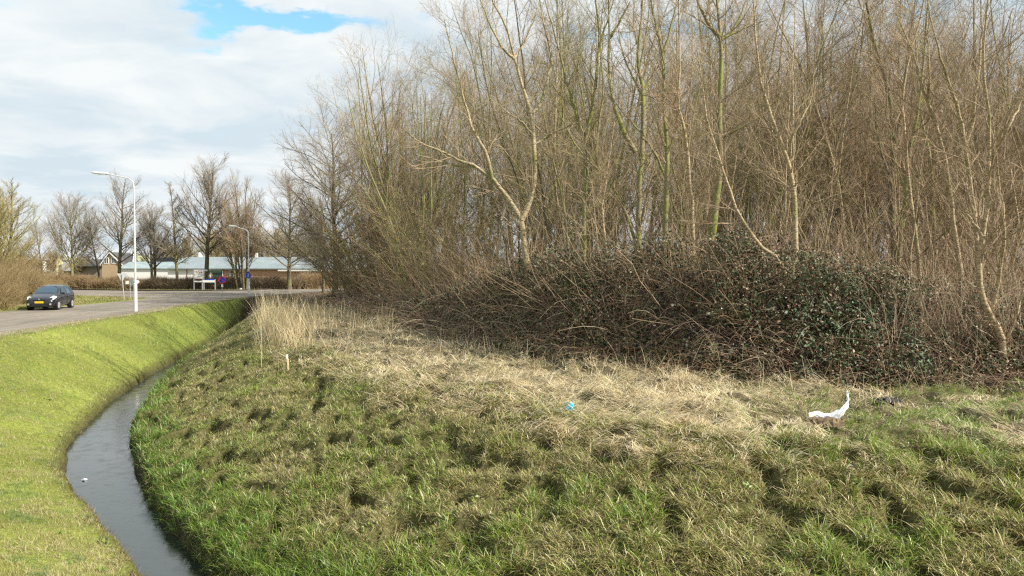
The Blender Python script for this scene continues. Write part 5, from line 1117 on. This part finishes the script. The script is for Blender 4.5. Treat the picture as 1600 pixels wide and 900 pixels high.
# information board
YI = 94; x_ = pxs(303, YI); e = empty('information_board', (x_, YI + 1.5, 0), 0, 'tall framed board with worn pale map on grey legs at the junction', 'notice board'); YI += 1.5
zb_, zt_ = pz(438.5, YI), pz(422, YI); wd_ = (pxs(311, YI) - pxs(295.5, YI))
for sx in (-1, 1): MB().box((sx * wd_ / 2, 0, zt_ / 2), (.09, .09, zt_)).build('leg', steel, e)
bd = MB().box((0, -.02, (zb_ + zt_) / 2 + .12), (wd_ - .12, .05, (zt_ - zb_) * .82)).build('board', plain('faded_map', (.55, .53, .50), .6, col2=(.74, .73, .70), scale=4), e)
mk = MB(); r_ = random.Random(4)
for k in range(16): mk.box(((r_.random() - .5) * wd_ * .75, -.052, zt_ - .14 - .22 * r_.random()), (.06 + .12 * r_.random(), .006, .05))
for k in range(12): mk.box(((r_.random() - .5) * wd_ * .75, -.052, zb_ + .18 + .08 * r_.random()), (.06 + .1 * r_.random(), .006, .03))
mk.build('map_marks', plain('faded_red', (.45, .2, .16), .7), bd)
MB().box((0, 0, zt_ + .04), (wd_ + .1, .12, .07)).build('top_rail', steel, e); MB().box((0, -.02, zb_ - .1), (wd_ - .1, .05, .16)).build('lower_rail', white_p, e)
# company sign, white with blue top
YI = 92.5; x_ = pxs(321.5, YI); e = empty('banner_sign', (x_, YI + .9, 0), .0, 'wide low white and blue sign on two legs beside the tall framed board', 'sign'); YI += .9
zt_ = pz(436.5, YI); wd_ = pxs(331.5, YI) - pxs(311.5, YI)
for sx in (-1, 1): MB().box((sx * wd_ / 2, 0, zt_ / 2), (.10, .08, zt_)).build('leg', steel, e)
bd = MB().box((0, -.03, zt_ - .22), (wd_ - .1, .05, .26)).build('board', white_p, e); MB().box((.18, -.03, zt_ - .03), (wd_ - .45, .05, .11)).build('blue_strip', blue, bd)
YI = 97; e = empty('street_name_sign', (pxs(319, YI), YI, 0), 0, 'small white strip sign on a thin pole above the blue and white banner', 'sign'); zt_ = pz(422.5, YI)
MB().tube([(0, 0, 0), (0, 0, zt_ + .05)], .03, 8).build('post', post_m, e); bd = MB().box((0, -.04, zt_), (.85, .03, .17)).build('board', white_p, e); MB().box((.1, -.04, zt_ + .12), (.6, .03, .06)).build('blue_strip', blue, bd)
# small white kerb marker
b_ = at_px(376, 453.8); e = MB().prism([(-.14, 0, 0), (.14, 0, 0), (.10, 0, .16), (-.08, 0, .18)], (0, .16, 0)).build('white_marker', white_p); e.location = (b_[0], b_[1], .1); tag(e, 'small white block lying on the kerb across the crossing road', 'marker')

# ------------------------------------------------------------------ litter and stake
def gpt(px, py):
    z = 0.0
    for _ in range(6): q_ = G(px, py, z); z = H1(q_[0], q_[1])
    return Vector((q_[0], q_[1], z))
b_ = gpt(450, 574); hs = (26 / FPX) * b_.y; e = empty('wooden_stake', b_, 0, 'thin wooden survey stake with white painted top at the edge of the dry grass', 'stake')
MB().box((0, 0, hs * .33), (.045, .045, hs * .8), 0, 0, -.05).build('stick', plain('stake_wood', (.66, .54, .30), .7), e); MB().box((-.028, 0, hs * .85), (.047, .047, hs * .28), 0, 0, -.05).build('painted_tip', white_p, e)
# blue litter
def crumple(name, pts, quads, mat, parent=None, th=.006, amp=.01):
    V = np.array(pts, float); o_ = mesh_obj(name, V, quads, None, mat, parent); s_ = o_.modifiers.new('t', 'SOLIDIFY'); s_.thickness = th; return o_
def sheet(name, fn, nu, nv, mat, amp, parent=None, th=.004):
    V = []; 
    for i in range(nu):
        for j in range(nv):
            p_ = np.array(fn(i / (nu - 1), j / (nv - 1)), float); V.append(p_ + rng.normal(size=3) * amp)
    ix_ = np.arange(nu * nv).reshape(nu, nv); Q_ = np.stack([ix_[:-1, :-1], ix_[:-1, 1:], ix_[1:, 1:], ix_[1:, :-1]], -1).reshape(-1, 4)
    return crumple(name, V, Q_, mat, parent, th)
b_ = gpt(890, 641); o_ = sheet('plastic_scrap', lambda u_, v_: ((u_ - .5) * .17, (v_ - .5) * .04 - .04 * math.sin(u_ * 3), .06 + v_ * .15 - .04 * abs(u_ - .4)), 6, 5, plain('cyan_plastic', (.0, .42, .68), .35, var=.1), .010); o_.location = b_
tag(o_, 'crumpled bright blue plastic scrap lying in the dry grass', 'litter')
# torn white bag: arching strip rising to a point
b_ = gpt(1292, 676) + Vector((0, 0, .07)); bagm = plain('white_plastic', (.86, .88, .92), .35, var=.04, scale=12); innerm = plain('dirty_cardboard', (.075, .052, .03), .9, col2=(.20, .145, .085), scale=9)
bag = empty('torn_bag', b_, 0, 'torn white plastic bag with brown lining, one end sticking up like a neck', 'litter')
path = [(-.30, .045, .12), (-.18, .05, .15), (-.08, .04, .10), (.04, .0, .10), (.16, -.02, .15), (.27, -.02, .24), (.335, -.01, .33), (.345, 0, .42), (.33, 0, .50), (.325, 0, .56)]
wid = [.05, .075, .07, .085, .12, .13, .09, .06, .055, .03]
def bagfn(u_, v_):
    k = u_ * 9; i = min(int(k), 8); f = k - i; c = np.array(path[i]) * (1 - f) + np.array(path[i + 1]) * f; w_ = wid[i] * (1 - f) + wid[i + 1] * f; a_ = (v_ - .5) * 2.4
    return c + np.array((.25 * w_ * math.sin(a_), w_ * (-.5 * math.cos(a_)), w_ * math.sin(a_) * .9))
s1 = sheet('plastic_sheet', bagfn, 26, 7, bagm, .006, bag)
def lin_(u_, v_): return ((u_ - .5) * .58 - .02, -.13 - .05 * math.sin(u_ * 3) + .1 * v_, -.03 + v_ * (.10 + .05 * math.cos((u_ - .5) * 5)) + .05 * (2 * u_ - 1) ** 2)
sheet('brown_lining', lin_, 14, 5, innerm, .016, bag)
b_ = gpt(1385, 650); hm = plain('dark_rag', (.018, .016, .016), .8, col2=(.06, .055, .05), scale=10)
o_ = sheet('dark_rag', lambda u_, v_: ((u_ - .5) * .48, (v_ - .5) * .3, .05 + .08 * math.sin(u_ * 3.1) * math.sin(v_ * 3.1)), 9, 8, hm, .022); o_.location = b_; tag(o_, 'crumpled black rag lying in the grass beside the torn white bag', 'litter')
b_ = gpt(130, 752); b_.z = ZW + .0; o_ = sheet('floating_scrap', lambda u_, v_: ((u_ - .5) * .11, (v_ - .5) * .08, .01 + .015 * math.sin(u_ * 3)), 4, 4, bagm, .008); o_.location = G(132, 750, ZW + .01); tag(o_, 'small whitish scrap floating at the bend of the ditch', 'litter')
# bent dead hoops and fallen branches on the thatch
brm = plain('fallen_branch', (.30, .24, .16), .8, col2=(.48, .42, .30), scale=5)
for lb, px, py, pts, r_ in (('pale bent reed hoop standing in the dry grass right of the blue scrap', 935, 632, [(-.18, 0, 0), (-.16, 0, .14), (-.05, 0, .25), (.06, 0, .24), (.12, -.03, .10), (.14, -.05, 0)], .012),
                           ('thin bent reed hoop between blue scrap and torn bag', 1022, 628, [(-.03, 0, 0), (-.03, 0, .2), (.03, 0, .33), (.12, 0, .30), (.2, 0, .12), (.23, 0, 0)], .009),
                           ('long pale fallen branch lying across the dry grass left of the blue scrap', 770, 598, [(-.5, .1, .08), (-.1, 0, .2), (.3, -.05, .13), (.8, -.1, .06)], .016)):
    b_ = gpt(px, py); o_ = MB().tube(pts, r_, 6).build('bent_reed' if 'reed' in lb else 'fallen_branch', brm, smooth=True); o_.location = b_; tag(o_, lb, 'reed' if 'reed' in lb else 'branch')
